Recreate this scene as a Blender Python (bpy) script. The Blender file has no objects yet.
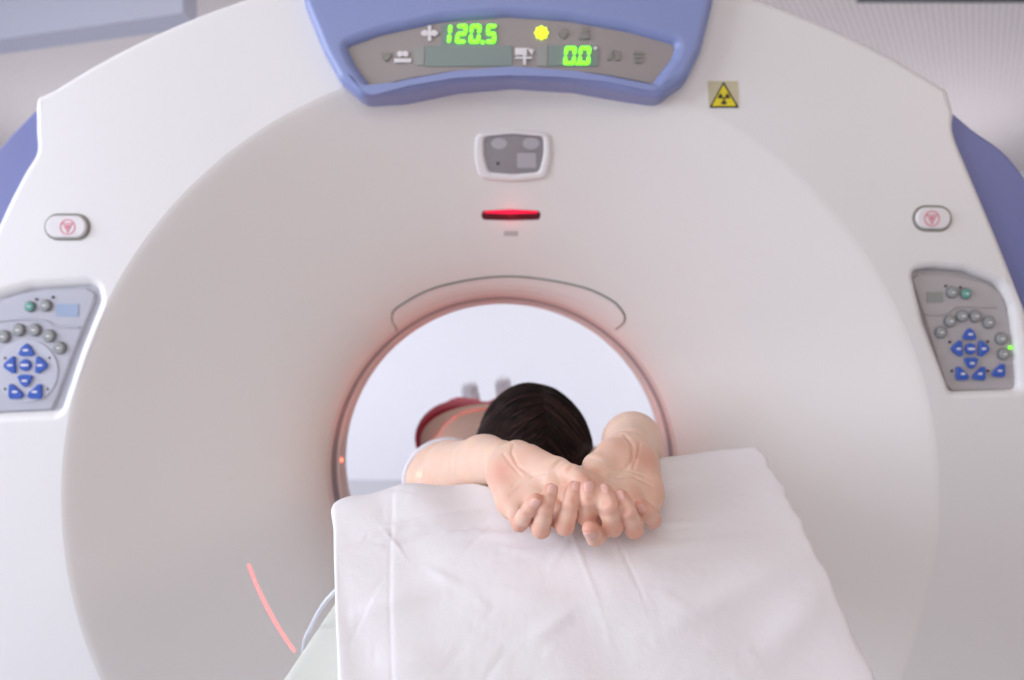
import bpy, math, random
import numpy as np
from mathutils import Vector, Matrix
from mathutils.geometry import tessellate_polygon

random.seed(4); rng = np.random.default_rng(4)
COL = bpy.context.scene.collection
F = 683.0; CZ = 1.27                      # focal length in pixels of a 1024 wide frame, camera height
GX = -0.02; GZ = 1.0                      # bore axis of the scanner

def P(u, v, Y):
    return Vector(((u-512)*Y/F, Y, CZ-(v-340)*Y/F))

# ------------------------------------------------------------------ materials
def mat(name, col, rough=0.5, metal=0.0, spec=0.5, emit=None, es=0.0, sss=0.0, bump=None, coat=0.0, vary=None):
    m = bpy.data.materials.new(name); m.use_nodes = True
    nt = m.node_tree; b = nt.nodes['Principled BSDF']
    b.inputs['Base Color'].default_value = (*col, 1)
    b.inputs['Roughness'].default_value = rough
    b.inputs['Metallic'].default_value = metal
    b.inputs['Specular IOR Level'].default_value = spec
    b.inputs['Coat Weight'].default_value = coat
    if emit: b.inputs['Emission Color'].default_value = (*emit, 1); b.inputs['Emission Strength'].default_value = es
    if sss:
        b.inputs['Subsurface Weight'].default_value = sss
        b.inputs['Subsurface Radius'].default_value = (1.0, 0.35, 0.2)
        b.inputs['Subsurface Scale'].default_value = 0.006
    tc = nt.nodes.new('ShaderNodeTexCoord')
    if vary:
        n = nt.nodes.new('ShaderNodeTexNoise'); n.inputs['Scale'].default_value = vary[0]; n.inputs['Detail'].default_value = 4
        nt.links.new(tc.outputs['Object'], n.inputs['Vector'])
        r = nt.nodes.new('ShaderNodeMixRGB'); r.inputs[1].default_value = (*col, 1)
        r.inputs[2].default_value = (*[c*vary[1] for c in col], 1)
        nt.links.new(n.outputs['Fac'], r.inputs[0]); nt.links.new(r.outputs[0], b.inputs['Base Color'])
    if bump:
        n = nt.nodes.new('ShaderNodeTexNoise'); n.inputs['Scale'].default_value = bump[0]; n.inputs['Detail'].default_value = 6
        nt.links.new(tc.outputs['Object'], n.inputs['Vector'])
        bp = nt.nodes.new('ShaderNodeBump'); bp.inputs['Strength'].default_value = bump[1]; bp.inputs['Distance'].default_value = bump[2]
        nt.links.new(n.outputs['Fac'], bp.inputs['Height']); nt.links.new(bp.outputs[0], b.inputs['Normal'])
    return m

def dotted(name, col, dot, scale, rough=0.8, rot=0.0, amt=1.0):
    """small regular perforations"""
    m = mat(name, col, rough); nt = m.node_tree; b = nt.nodes['Principled BSDF']
    tc = nt.nodes.new('ShaderNodeTexCoord'); mp = nt.nodes.new('ShaderNodeMapping')
    mp.inputs['Scale'].default_value = (scale,)*3; mp.inputs['Rotation'].default_value = (0, 0, rot)
    nt.links.new(tc.outputs['Object'], mp.inputs[0])
    v = nt.nodes.new('ShaderNodeTexVoronoi'); v.inputs['Randomness'].default_value = 0.05; v.inputs['Scale'].default_value = 1
    nt.links.new(mp.outputs[0], v.inputs['Vector'])
    r = nt.nodes.new('ShaderNodeValToRGB'); r.color_ramp.elements[0].position = 0.18; r.color_ramp.elements[1].position = 0.34
    r.color_ramp.elements[0].color = (*dot, 1); r.color_ramp.elements[1].color = (*col, 1)
    nt.links.new(v.outputs['Distance'], r.inputs[0]); nt.links.new(r.outputs[0], b.inputs['Base Color'])
    return m

M = {}
M['shell'] = mat('scanner_shell_white', (.83, .805, .79), .38, vary=(3, .985))
M['cone'] = mat('scanner_recess_plastic', (.83, .79, .755), .34, vary=(2.5, .985))
M['lip'] = mat('bore_lip_plastic', (.72, .60, .57), .35)
M['band'] = mat('bore_dark_band', (.27, .24, .26), .3)
M['blue'] = mat('blue_plastic', (.25, .30, .55), .38)
M['blueshade'] = mat('blue_plastic_shaded', (.17, .19, .42), .45)  # same blue plastic; the sides' dimmer light is put into the colour
M['screen'] = mat('display_taupe', (.33, .29, .28), .35)
M['lcd'] = mat('lcd_green_grey', (.20, .26, .24), .3)
M['lcd2'] = mat('lcd_blue_grey', (.36, .44, .60), .3)
M['lcd3'] = mat('lcd_grey_green', (.30, .31, .29), .3)
M['led'] = mat('led_green', (.1, .6, .05), .4, emit=(.22, 1, .02), es=1.6)
M['ledy'] = mat('led_yellow_green', (.4, .6, .05), .4, emit=(.75, 1, .0), es=1.5)
M['icon'] = mat('icon_white', (.80, .76, .76), .5)
M['icondk'] = mat('icon_dark', (.20, .18, .18), .5)
M['yellow'] = mat('sticker_yellow', (.80, .66, .02), .45)
M['stbg'] = mat('sticker_beige', (.60, .54, .36), .5)
M['black'] = mat('black_ink', (.02, .02, .02), .5)
M['groove'] = mat('groove_grey', (.26, .25, .22), .5)
M['stopbtn'] = mat('stop_button_white', (.80, .76, .76), .4)
M['pink'] = mat('pink_print', (.75, .22, .30), .5)
M['panelL'] = mat('control_panel_grey', (.50, .50, .56), .35)
M['panelR'] = mat('control_panel_grey_right', (.46, .43, .43), .35)
M['disc'] = mat('control_disc_grey', (.55, .55, .62), .35)
M['bkey'] = mat('blue_key', (.04, .11, .48), .3, coat=.3)
M['gkey'] = mat('grey_key', (.32, .33, .33), .3, coat=.3)
M['greenkey'] = mat('green_key', (.12, .36, .30), .3, coat=.3)
M['keyring'] = mat('key_ring_grey', (.22, .22, .22), .4)
M['glass'] = mat('sensor_window_grey', (.30, .285, .30), .12, coat=.5)
M['glass2'] = mat('sensor_lens_pale', (.48, .46, .49), .15)
M['slot'] = mat('laser_slot_dark_red', (.10, .004, .01), .25)
M['slotglow'] = mat('laser_slot_lit', (.5, .01, .04), .3, emit=(1, .0, .05), es=.9)
M['laserdot'] = mat('laser_port_lit', (1, .1, .1), .3, emit=(1, .12, .06), es=6)
M['pillow'] = mat('white_pillowcase_cotton', (.90, .87, .885), .85, spec=.2, bump=(55, .25, .004))
M['mattress'] = mat('pale_green_mattress', (.74, .77, .69), .6, bump=(30, .1, .004))
M['table'] = mat('table_white', (.72, .72, .72), .4)
M['cable'] = mat('cable_white', (.72, .72, .78), .4)
M['wall'] = mat('wall_white', (.86, .86, .90), .45, vary=(1.2, .96))
M['wallside'] = mat('wall_side_white', (.78, .78, .80), .7)
M['floor'] = mat('floor_vinyl', (.66, .66, .70), .35, vary=(2, .93))
M['ceil'] = dotted('perforated_ceiling', (.78, .71, .67), (.40, .37, .36), 39, rot=.6)
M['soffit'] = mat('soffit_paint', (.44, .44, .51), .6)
M['rail'] = mat('rail_dark', (.05, .05, .055), .4)
M['shirt'] = mat('taupe_shirt', (.45, .31, .25), .85, spec=.2, bump=(90, .3, .003))
M['trim'] = mat('white_trim', (.80, .80, .86), .6)
M['red'] = mat('red_trousers', (.30, .012, .03), .8, bump=(60, .3, .003))
M['shoe'] = mat('grey_shoe', (.62, .63, .68), .7)
M['sole'] = mat('shoe_sole_dark', (.10, .10, .11), .7)
M['nail'] = mat('nail_pink', (.86, .50, .42), .35, coat=.1)
M['brow'] = mat('eyebrow_dark', (.03, .015, .012), .7)
M['lipskin'] = mat('lip_pink', (.62, .25, .24), .45)

def skin_material():
    m = mat('skin', (.80, .58, .47), .45, spec=.35, sss=.35)
    nt = m.node_tree; b = nt.nodes['Principled BSDF']
    at = nt.nodes.new('ShaderNodeAttribute'); at.attribute_name = 'flush'
    tc = nt.nodes.new('ShaderNodeTexCoord'); n = nt.nodes.new('ShaderNodeTexNoise')
    n.inputs['Scale'].default_value = 45; n.inputs['Detail'].default_value = 5
    nt.links.new(tc.outputs['Object'], n.inputs['Vector'])
    mx = nt.nodes.new('ShaderNodeMixRGB'); mx.inputs[1].default_value = (.88, .63, .49, 1); mx.inputs[2].default_value = (.74, .29, .21, 1)
    ad = nt.nodes.new('ShaderNodeMath'); ad.operation = 'MULTIPLY_ADD'; ad.inputs[1].default_value = .30; 
    nt.links.new(n.outputs['Fac'], ad.inputs[0]); nt.links.new(at.outputs['Fac'], ad.inputs[2])
    sb = nt.nodes.new('ShaderNodeMath'); sb.operation = 'SUBTRACT'; sb.inputs[1].default_value = .12; sb.use_clamp = True
    nt.links.new(ad.outputs[0], sb.inputs[0]); nt.links.new(sb.outputs[0], mx.inputs[0])
    nt.links.new(mx.outputs[0], b.inputs['Base Color'])
    n2 = nt.nodes.new('ShaderNodeTexNoise'); n2.inputs['Scale'].default_value = 420; n2.inputs['Detail'].default_value = 3
    nt.links.new(tc.outputs['Object'], n2.inputs['Vector'])
    bp = nt.nodes.new('ShaderNodeBump'); bp.inputs['Strength'].default_value = .18; bp.inputs['Distance'].default_value = .001
    nt.links.new(n2.outputs['Fac'], bp.inputs['Height']); nt.links.new(bp.outputs[0], b.inputs['Normal'])
    return m
M['skin'] = skin_material()

def hair_material():
    m = mat('dark_brown_hair', (.02, .010, .009), .52, spec=.16)
    nt = m.node_tree; b = nt.nodes['Principled BSDF']
    at = nt.nodes.new('ShaderNodeAttribute'); at.attribute_name = 'shade'
    mx = nt.nodes.new('ShaderNodeMixRGB'); mx.inputs[1].default_value = (.003, .0018, .0018, 1); mx.inputs[2].default_value = (.060, .026, .019, 1)
    nt.links.new(at.outputs['Fac'], mx.inputs[0]); nt.links.new(mx.outputs[0], b.inputs['Base Color'])
    return m
M['hair'] = hair_material()

# ------------------------------------------------------------------ object helpers
def empty(name, loc, label, cat, group=None):
    o = bpy.data.objects.new(name, None); COL.objects.link(o); o.location = loc
    o['label'] = label; o['category'] = cat
    if group: o['group'] = group
    return o

def adopt(o, parent):
    if parent is not None:
        o.parent = parent
        off = Vector(parent.location); p = parent.parent
        while p: off += Vector(p.location); p = p.parent
        o.location = Vector(o.location) - off

def mesh_obj(name, verts, faces, m, parent=None, normals=None, smooth=True, sharp=None, attrs=None):
    me = bpy.data.meshes.new(name)
    if isinstance(faces, np.ndarray):
        nv, nf, k = len(verts), len(faces), faces.shape[1]
        me.vertices.add(nv); me.vertices.foreach_set('co', np.asarray(verts, np.float32).ravel())
        me.loops.add(nf*k); me.loops.foreach_set('vertex_index', faces.astype(np.int32).ravel())
        me.polygons.add(nf); me.polygons.foreach_set('loop_start', np.arange(0, nf*k, k, dtype=np.int32))
        me.update(calc_edges=True); me.validate()
    else:
        me.from_pydata([tuple(v) for v in verts], [], faces)
    if smooth: me.polygons.foreach_set('use_smooth', [True]*len(me.polygons))
    me.update()
    if normals is not None: me.normals_split_custom_set_from_vertices([tuple(n) for n in normals])
    elif sharp is not None: me.set_sharp_from_angle(angle=math.radians(sharp))
    if attrs:
        for k2, arr in attrs.items():
            a = me.attributes.new(k2, 'FLOAT', 'POINT'); a.data.foreach_set('value', np.asarray(arr, np.float32))
    me.materials.append(m)
    o = bpy.data.objects.new(name, me); COL.objects.link(o)
    adopt(o, parent)
    return o

def recentre(o):
    """put a mesh's origin in its middle"""
    me = o.data
    co = np.empty(len(me.vertices)*3, np.float32); me.vertices.foreach_get('co', co); co = co.reshape(-1, 3)
    c = (co.min(0)+co.max(0))/2; me.vertices.foreach_set('co', (co-c).ravel()); o.location = Vector(o.location)+Vector(c.tolist()); me.update()
    return o

class Frame:
    """a plane: origin o, right ex, up ey, out n (towards the viewer's side)"""
    def __init__(s, o, n):
        s.o = Vector(o); s.n = Vector(n).normalized()
        up = Vector((0, 0, 1)); s.ex = up.cross(s.n).normalized(); s.ey = s.n.cross(s.ex)
    def px(s, u, v):
        c = Vector((0, 0, CZ)); d = Vector(((u-512)/F, 1, -(v-340)/F))
        t = (s.o-c).dot(s.n)/d.dot(s.n); p = c+d*t-s.o
        return (p.dot(s.ex), p.dot(s.ey))
    def w(s, a, b, h=0.0): return s.o+s.ex*a+s.ey*b+s.n*h

def front(Y): return Frame((0, Y, 0), (0, -1, 0))

def area2(l): return sum(l[i][0]*l[(i+1) % len(l)][1]-l[(i+1) % len(l)][0]*l[i][1] for i in range(len(l)))

def round_poly(pts, r, seg=6):
    """pts (x,y) or (x,y,r): round every corner"""
    out = []; n = len(pts)
    for i in range(n):
        p = Vector(pts[i][:2]); a = Vector(pts[i-1][:2]); b = Vector(pts[(i+1) % n][:2])
        rr = pts[i][2] if len(pts[i]) > 2 else r
        da = (a-p); db = (b-p); la, lb = da.length, db.length
        if rr <= 0 or la < 1e-9 or lb < 1e-9: out.append(tuple(p)); continue
        da.normalize(); db.normalize(); ang = max(1e-3, math.acos(max(-1, min(1, da.dot(db)))))
        if ang > math.pi-.03: out.append(tuple(p)); continue
        t = min(rr/math.tan(ang/2), la*.49, lb*.49)
        s, e = p+da*t, p+db*t
        for k in range(seg+1):
            q = k/seg; out.append(tuple(s*(1-q)**2+p*2*q*(1-q)+e*q*q))
    return out

def dens(pts, step):
    out = []
    for i in range(len(pts)):
        a, b = Vector(pts[i]), Vector(pts[(i+1) % len(pts)]); k = max(1, int((b-a).length/step))
        for j in range(k): out.append(tuple(a.lerp(b, j/k)))
    return out

def catmull(pts, n=8, closed=False):
    P_ = [Vector(p) for p in pts]; out = []; m = len(P_)
    rngi = range(m if closed else m-1)
    for i in rngi:
        p1, p2 = P_[i], P_[(i+1) % m]
        p0 = P_[i-1] if (i > 0 or closed) else p1*2-p2
        p3 = P_[(i+2) % m] if (i+2 < m or closed) else p2*2-p1
        for k in range(n):
            t = k/n; out.append(.5*((2*p1)+(p2-p0)*t+(2*p0-5*p1+4*p2-p3)*t*t+(3*p1-p0-3*p2+p3)*t**3))
    if not closed: out.append(P_[-1])
    return [tuple(p) for p in out]

def loop_normals(l):
    """outward normals for a CCW loop, inward for CW"""
    out = []; n = len(l)
    for i in range(n):
        a, b = Vector(l[i-1]), Vector(l[(i+1) % n]); d = (b-a)
        out.append(Vector((d.y, -d.x)).normalized() if d.length > 1e-9 else Vector((1, 0)))
    return out

def slab(name, fr, outer, h, depth, bevel, m, parent=None, holes=(), seg=4, hb=None):
    """solid plate on a plane: front face at height h above it, going back by depth; rounded front edge"""
    loops = []
    for k, l in enumerate([outer]+list(holes)):
        l = [tuple(p[:2]) for p in l]
        cl = [l[0]]
        for p in l[1:]:
            if (Vector(p)-Vector(cl[-1])).length > 1e-6: cl.append(p)
        if (Vector(cl[0])-Vector(cl[-1])).length < 1e-6: cl.pop()
        a = area2(cl)
        if (k == 0 and a < 0) or (k > 0 and a > 0): cl.reverse()
        loops.append(cl)
    V, N, Fc = [], [], []; caps = []; backs = []; b_all = bevel
    for li, l in enumerate(loops):
        bevel = hb[li-1] if (hb and li > 0) else b_all
        nm = loop_normals(l); n = len(l); base = len(V); rings = []
        for k in range(seg+1):
            a = k/seg*math.pi/2; off = -bevel+bevel*math.sin(a); z = h-bevel+bevel*math.cos(a)
            rings.append((off, z, math.sin(a), math.cos(a)))
        rings.append((0, h-depth, 1, 0)); rings.append((0, h-depth, 0, -1))
        for off, z, sn, cn in rings:
            for p, q in zip(l, nm):
                V.append(fr.w(p[0]+q.x*off, p[1]+q.y*off, z)); N.append((fr.ex*q.x+fr.ey*q.y)*sn+fr.n*cn)
        for r in range(len(rings)-2):
            for i in range(n):
                j = (i+1) % n; a0 = base+r*n
                Fc.append((a0+i, a0+n+i, a0+n+j, a0+j))
        caps.append(([Vector((p[0]-q.x*bevel, p[1]-q.y*bevel, 0)) for p, q in zip(l, nm)], base))
        backs.append(([Vector((p[0], p[1], 0)) for p in l], base+(len(rings)-1)*n))
    for rev, grp in ((False, caps), (True, backs)):
        idx = []
        for vs, b0 in grp: idx += [b0+i for i in range(len(vs))]
        for t in tessellate_polygon([vs for vs, _ in grp]):
            pa = [V[idx[i]] for i in t]
            nn = (pa[1]-pa[0]).cross(pa[2]-pa[0]); want = fr.n*(-1 if rev else 1)
            t2 = [idx[i] for i in t]
            if nn.dot(want) < 0: t2.reverse()
            Fc.append(tuple(t2))
    # orient the sides outward
    return mesh_obj(name, V, Fc, m, parent, normals=N)

def pxs(fr, pts): return [fr.px(*p[:2])+tuple(p[2:]) for p in pts]

def tube(name, pts, r, m, parent=None, seg=8, closed=False, r_end=None):
    pts = [Vector(p) for p in pts]; V, Fc = [], []; n = len(pts); prev = None
    for i, p in enumerate(pts):
        t = ((pts[(i+1) % n] if (closed or i < n-1) else p)-(pts[i-1] if (closed or i > 0) else p)).normalized()
        if prev is None: prev = t.orthogonal().normalized()
        a = (prev-t*prev.dot(t)).normalized(); prev = a; b = t.cross(a)
        rr = r if r_end is None else r+(r_end-r)*i/(n-1)
        for k in range(seg):
            q = 2*math.pi*k/seg; V.append(p+a*math.cos(q)*rr+b*math.sin(q)*rr)
    for i in range(n if closed else n-1):
        j = (i+1) % n
        for k in range(seg):
            l = (k+1) % seg; Fc.append((i*seg+k, i*seg+l, j*seg+l, j*seg+k))
    if not closed: Fc.append(tuple(range(seg-1, -1, -1))); Fc.append(tuple((n-1)*seg+k for k in range(seg)))
    return mesh_obj(name, V, Fc, m, parent, sharp=50)

def revolve(name, prof, m, parent=None, seg=192, a0=0, a1=2*math.pi):
    """profile [(radius, Y)] about the bore axis"""
    V, Fc = [], []; full = abs(a1-a0-2*math.pi) < 1e-6; n = seg if full else seg+1
    for i in range(n):
        a = a0+(a1-a0)*i/seg
        for r, y in prof: V.append((GX+r*math.cos(a), y, GZ+r*math.sin(a)))
    k = len(prof)
    for i in range(seg):
        j = (i+1) % n
        for q in range(k-1): Fc.append((i*k+q, j*k+q, j*k+q+1, i*k+q+1))
    return mesh_obj(name, V, Fc, m, parent, sharp=40)

def box(name, lo, hi, m, parent=None, bevel=0.0):
    fr = Frame(((lo[0]+hi[0])/2, lo[1], (lo[2]+hi[2])/2), (0, -1, 0)); a = (hi[0]-lo[0])/2; b = (hi[2]-lo[2])/2
    return slab(name, fr, round_poly([(-a, -b), (a, -b), (a, b), (-a, b)], bevel*1.5) if bevel else [(-a, -b), (a, -b), (a, b), (-a, b)],
                0, hi[1]-lo[1], max(bevel, 1e-4), m, parent)

def structure(o): o['kind'] = 'structure'; return o

# ------------------------------------------------------------------ room
X0, X1, YA, YB, ZC = -4.6, 4.6, -2.6, 6.2, 2.8
structure(box('floor', (X0-.1, YA-.1, -.1), (X1+.1, YB+.1, 0), M['floor']))
structure(box('ceiling', (X0-.1, YA-.1, ZC), (X1+.1, YB+.1, ZC+.1), M['ceil']))
structure(box('wall_back', (X0-.1, YB, 0), (X1+.1, YB+.1, ZC), M['wall']))
structure(box('wall_left', (X0-.1, YA-.1, 0), (X0, YB, ZC), M['wallside']))
structure(box('wall_right', (X1, YA-.1, 0), (X1+.1, YB, ZC), M['wallside']))
structure(box('wall_front', (X0, YA-.1, 0), (X1, YA, ZC), M['wallside']))
# lowered soffit at the left, its lower edge running slightly towards the viewer
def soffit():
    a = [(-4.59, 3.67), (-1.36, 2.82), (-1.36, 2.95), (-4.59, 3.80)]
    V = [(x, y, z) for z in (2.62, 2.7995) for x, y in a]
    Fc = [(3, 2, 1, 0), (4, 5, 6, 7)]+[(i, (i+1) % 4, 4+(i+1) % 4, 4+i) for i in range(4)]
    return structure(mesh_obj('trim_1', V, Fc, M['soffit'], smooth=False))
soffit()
structure(box('trim_2', (1.55, 3.03, 2.785), (4.59, 3.07, 2.7995), M['rail']))

# ------------------------------------------------------------------ scanner gantry
G = empty('ct_scanner', (GX, 1.6, 0), 'large white ring-shaped CT scanner with blue top display and round bore', 'medical scanner')
FY = 1.17; f0 = front(FY)
arc = []
for k in range(41):
    a = math.radians(90-34*(1-k/20)) if False else math.radians(122.8-(122.8-57.2)*k/40)
    arc.append((GX+1.421*math.cos(a), .506+1.421*math.sin(a)))
xr = lambda d: GX+d
right_in = [(.782, 1.664), (.781, 1.626), (.805, 1.565), (.849, 1.460), (.880, 1.383), (.912, 1.30), (.95, 1.20), (.985, 1.02), (.97, .70), (.93, .35), (.90, .06)]
left_in = [(-.801, 1.672), (-.800, 1.628), (-.800, 1.592), (-.821, 1.556), (-.857, 1.484), (-.905, 1.37), (-.95, 1.22), (-.985, 1.02), (-.97, .70), (-.93, .35), (-.90, .06)]
ri = catmull([(xr(a), b) for a, b in right_in], 6); le = catmull([(xr(a), b) for a, b in left_in], 6)
arc_in = [p for p in arc if xr(-.782) < p[0] < xr(.776)]
outer = [tuple(p) for p in le[::-1][:-1]]+[(xr(-.799), 1.688)]+arc_in+[]+[tuple(p) for p in ri[1:]]
outer = round_poly(outer, .012, 3)
circ = lambda r, n=128: [(GX+r*math.cos(2*math.pi*i/n), GZ+r*math.sin(2*math.pi*i/n)) for i in range(n)]
holeR = round_poly(pxs(f0, [(913, 270, .012), (935, 267, .02), (968, 270, .02), (1002, 283, .03), (1013, 305, .03), (1018, 345, .02), (1021, 390, .012), (952, 392, .012), (940, 360, .03), (925, 322, .03)]), .02)
holeL = round_poly(pxs(f0, [(-22, 300, .012), (-2, 298, .02), (30, 289, .03), (94, 285, .014), (97, 300, .02), (76, 353, .03), (57, 410.5, .014), (-22, 414, .015)]), .02)
slab('front_cover', f0, outer, 0, .06, .014, M['shell'], G, holes=[circ(.752, 220), holeR, holeL], seg=6, hb=[.0002, .013, .019])

PROF = [(.7525, 1.1702), (.749, 1.1708), (.745, 1.1722), (.740, 1.1745), (.72, 1.1858), (.66, 1.2205), (.58, 1.266), (.50, 1.309), (.44, 1.343), (.405, 1.367), (.385, 1.388), (.373, 1.405), (.366, 1.425)]
revolve('bore_recess', [(.7522, 1.1701)]+PROF, M['cone'], G)
revolve('bore_lip', [(.366, 1.425), (.362, 1.432), (.3605, 1.438)], M['lip'], G)
revolve('bore_seam_band', [(.3605, 1.438), (.3608, 1.4385), (.3595, 1.462), (.358, 1.472)], M['band'], G)
revolve('bore_liner', [(.358, 1.472), (.3525, 1.476), (.350, 1.49), (.350, 1.52), (.356, 1.55), (.40, 1.62), (.62, 1.95), (.70, 2.06), (.76, 2.08)], M['lip'], G)
# housing behind the cover
hous = [(x*1.0, z) for x, z in dens(outer, .05)]
slab('rear_housing', front(1.23), [(GX+(x-GX)*.985, .02+(z-.02)*.99) for x, z in outer], 0, .86, .001, M['shell'], G, holes=[circ(.78)])
# blue side covers
def side_cover(s):
    inner = right_in if s > 0 else left_in
    fr = front(1.185)
    if s > 0: out = [(.778, 1.673), (.819, 1.638), (.897, 1.573), (.98, 1.42), (1.06, 1.15), (1.07, .80), (1.02, .06)]
    else: out = [(-.797, 1.682), (-.857, 1.620), (-.93, 1.53), (-1.0, 1.38), (-1.06, 1.15), (-1.07, .80), (-1.02, .06)]
    o_ = catmull([(xr(a), b) for a, b in out], 6)
    i_ = [(xr(a-.013*s), b-.006) for a, b in inner][::-1]
    return slab('side_cover', fr, [tuple(p) for p in o_]+[tuple(p) for p in i_], 0, .85, .008, M['blueshade'], G)
side_cover(1); side_cover(-1)
box('plinth', (GX-.98, 1.28, 0), (GX+.98, 2.05, .10), M['groove'], G, .01)

# point on the recess seen at a pixel
def prof_r(y):
    for (r0, y0), (r1, y1) in zip(PROF, PROF[1:]):
        if y0 <= y <= y1: return r0+(r1-r0)*(y-y0)/(y1-y0)
    return PROF[0][0] if y < PROF[0][1] else PROF[-1][0]
def on_cone(u, v):
    c = Vector((0, 0, CZ)); d = Vector(((u-512)/F, 1, -(v-340)/F)); lo, hi = 1.1705, 1.43
    fn = lambda y: math.hypot(d.x*y-GX, CZ+d.z*y-GZ)-prof_r(y)
    for _ in range(50):
        mid = (lo+hi)/2
        if fn(lo)*fn(mid) <= 0: hi = mid
        else: lo = mid
    return Vector((d.x*lo, lo, CZ+d.z*lo))
def cone_frame(u, v):
    p = on_cone(u, v); rad = Vector((p.x-GX, 0, p.z-GZ)).normalized()
    dr = (prof_r(p.y+.006)-prof_r(p.y-.006))/.012
    n = Vector((-rad.x, dr, -rad.z)).normalized()
    if n.y > 0: n = Vector((-rad.x, -abs(dr), -rad.z)).normalized()
    return Frame(p, n)

# --- crescent access cover over the bore
top = [(397, 331), (392, 318), (399, 306), (440, 286), (508, 276), (575, 285), (610, 299), (623, 312), (624, 321), (616, 329)]
cp = catmull(top, 8)
gp = [on_cone(*p) for p in cp]
def inward(p, d):
    rad = Vector((p.x-GX, 0, p.z-GZ)).normalized(); return p-rad*d*.7-Vector((0, 1, 0))*d*.7
acc = empty('access_cover', gp[0], 'x', 'y'); del acc['label'], acc['category']
bpy.data.objects.remove(acc)
V, Fc = [], []; K = 10
for p in gp:
    a = math.atan2(p.z-GZ, p.x-GX); r0 = math.hypot(p.x-GX, p.z-GZ)-.0015
    for k in range(K+1):
        r = r0+(.376-r0)*k/K; y = None
        for (ra, ya), (rb, yb) in zip(PROF, PROF[1:]):
            if rb <= r <= ra: y = ya+(yb-ya)*(r-ra)/(rb-ra)
        if y is None: y = 1.40
        V.append(inward(Vector((GX+r*math.cos(a), y, GZ+r*math.sin(a))), .0022))
for i in range(len(gp)-1):
    for k in range(K): Fc.append((i*(K+1)+k, (i+1)*(K+1)+k, (i+1)*(K+1)+k+1, i*(K+1)+k+1))
cover = mesh_obj('access_cover', V, Fc, M['cone'], G)
tube('cover_seam', [inward(p, .0008) for p in gp], .0017, M['groove'], cover)

# --- top display fascia
fd = front(1.135)
blue_out = [(296, -34), (303, 4, .03), (322, 50, .05), (338, 79, .03), (360, 96, .03), (400, 92, .1), (455, 81, .1), (512, 76.5, .1), (575, 81, .1), (628, 91, .1), (662, 97, .03), (688, 79, .03), (703, 48, .05), (714, 4, .03), (720, -34)]
sc_out = [(346, 45, .006), (380, 33, .1), (440, 20, .1), (508, 14.5, .1), (570, 19, .1), (630, 30, .1), (677, 43, .008), (672, 57, .02), (653, 81, .008), (610, 72, .1), (560, 66.5, .1), (508, 65, .1), (455, 67.5, .1), (405, 76, .1), (371, 85, .008), (354, 62, .02)]
blue = slab('display_fascia', fd, round_poly(pxs(fd, blue_out), .02), 0, .075, .017, M['blue'], G, holes=[round_poly(pxs(fd, sc_out), .01)], seg=6)
fs = front(1.147)
grow = lambda pts, cx, cy, k: [(cx+(p[0]-cx)*k, cy+(p[1]-cy)*k)+tuple(p[2:]) for p in pts]
slab('display_screen', fs, round_poly(pxs(fd, grow(sc_out, 511, 50, 1.02)), .01), 0, .01, .001, M['screen'], blue)
fi = front(1.1445)
def flat(name, pts, m, parent, fr=fi, h=0, d=.0016, bev=.0002, r=0): return slab(name, fr, round_poly(pxs(fr, pts), r) if r else pxs(fr, pts), h, d, bev, m, parent, seg=2)
def rect(name, x0, y0, x1, y1, m, parent, fr=fi, h=0, r=0, d=.0016): return flat(name, [(x0, y0), (x1, y0), (x1, y1), (x0, y1)], m, parent, fr, h, d, r=r)
rect('lcd_window', 425, 45.5, 512, 66, M['lcd'], blue, h=-.0008)
rect('lcd_window', 441, 24, 497, 46, M['lcd'], blue, h=-.0014)
rect('lcd_window', 548, 45, 598, 66, M['lcd'], blue, h=-.0008)
rect('lcd_window', 537, 45.5, 547, 66, M['lcd3'], blue, h=-.0008)
rect('lcd_window', 414, 46, 424, 65, M['lcd3'], blue, h=-.0008)

def digit(ch, x, y, w, h, parent, m):
    """seven-segment figure, leaning right, drawn between x..x+w and y..y+h"""
    S = {'0': 'abcdef', '1': 'bc', '2': 'abged', '5': 'afgcd'}[ch]; t = h*.185; sl = .10
    xl, xr_, yt, ym, yb = x, x+w, y, y+h/2, y+h
    seg = {'a': (xl, yt+t/2, xr_, yt+t/2), 'g': (xl, ym, xr_, ym), 'd': (xl, yb-t/2, xr_, yb-t/2),
           'f': (xl+t/2, yt, xl+t/2, ym), 'b': (xr_-t/2, yt, xr_-t/2, ym), 'e': (xl+t/2, ym, xl+t/2, yb), 'c': (xr_-t/2, ym, xr_-t/2, yb)}
    V, Fc = [], []
    for s in S:
        ax, ay, bx, by = seg[s]; g = .35
        if ay == by: pts = [(ax+g, ay), (ax+t/2+g, ay-t/2), (bx-t/2-g, by-t/2), (bx-g, by), (bx-t/2-g, by+t/2), (ax+t/2+g, ay+t/2)]
        else: pts = [(ax, ay+g), (ax+t/2, ay+t/2+g), (bx+t/2, by-t/2-g), (bx, by-g), (bx-t/2, by-t/2-g), (ax-t/2, ay+t/2+g)]
        pts = [(px+sl*(y+h-py), py) for px, py in pts]; b = len(V)
        for hh in (.0015, 0):
            for p in pts: q = fi.px(*p); V.append(fi.w(q[0], q[1], hh))
        n = len(pts); Fc.append(tuple(range(b+n-1, b-1, -1))); Fc.append(tuple(range(b+n, b+2*n)))
        for i in range(n): j = (i+1) % n; Fc.append((b+i, b+j, b+n+j, b+n+i))
    return recentre(mesh_obj('lit_digit', V, Fc, m, parent, smooth=False))
for ch, x, w in (('1', 440, 10.5), ('2', 455, 11), ('0', 468.5, 11.3), ('5', 485, 10.5)):
    digit(ch, x, 24.5, w, 19, blue, M['led'])
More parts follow.
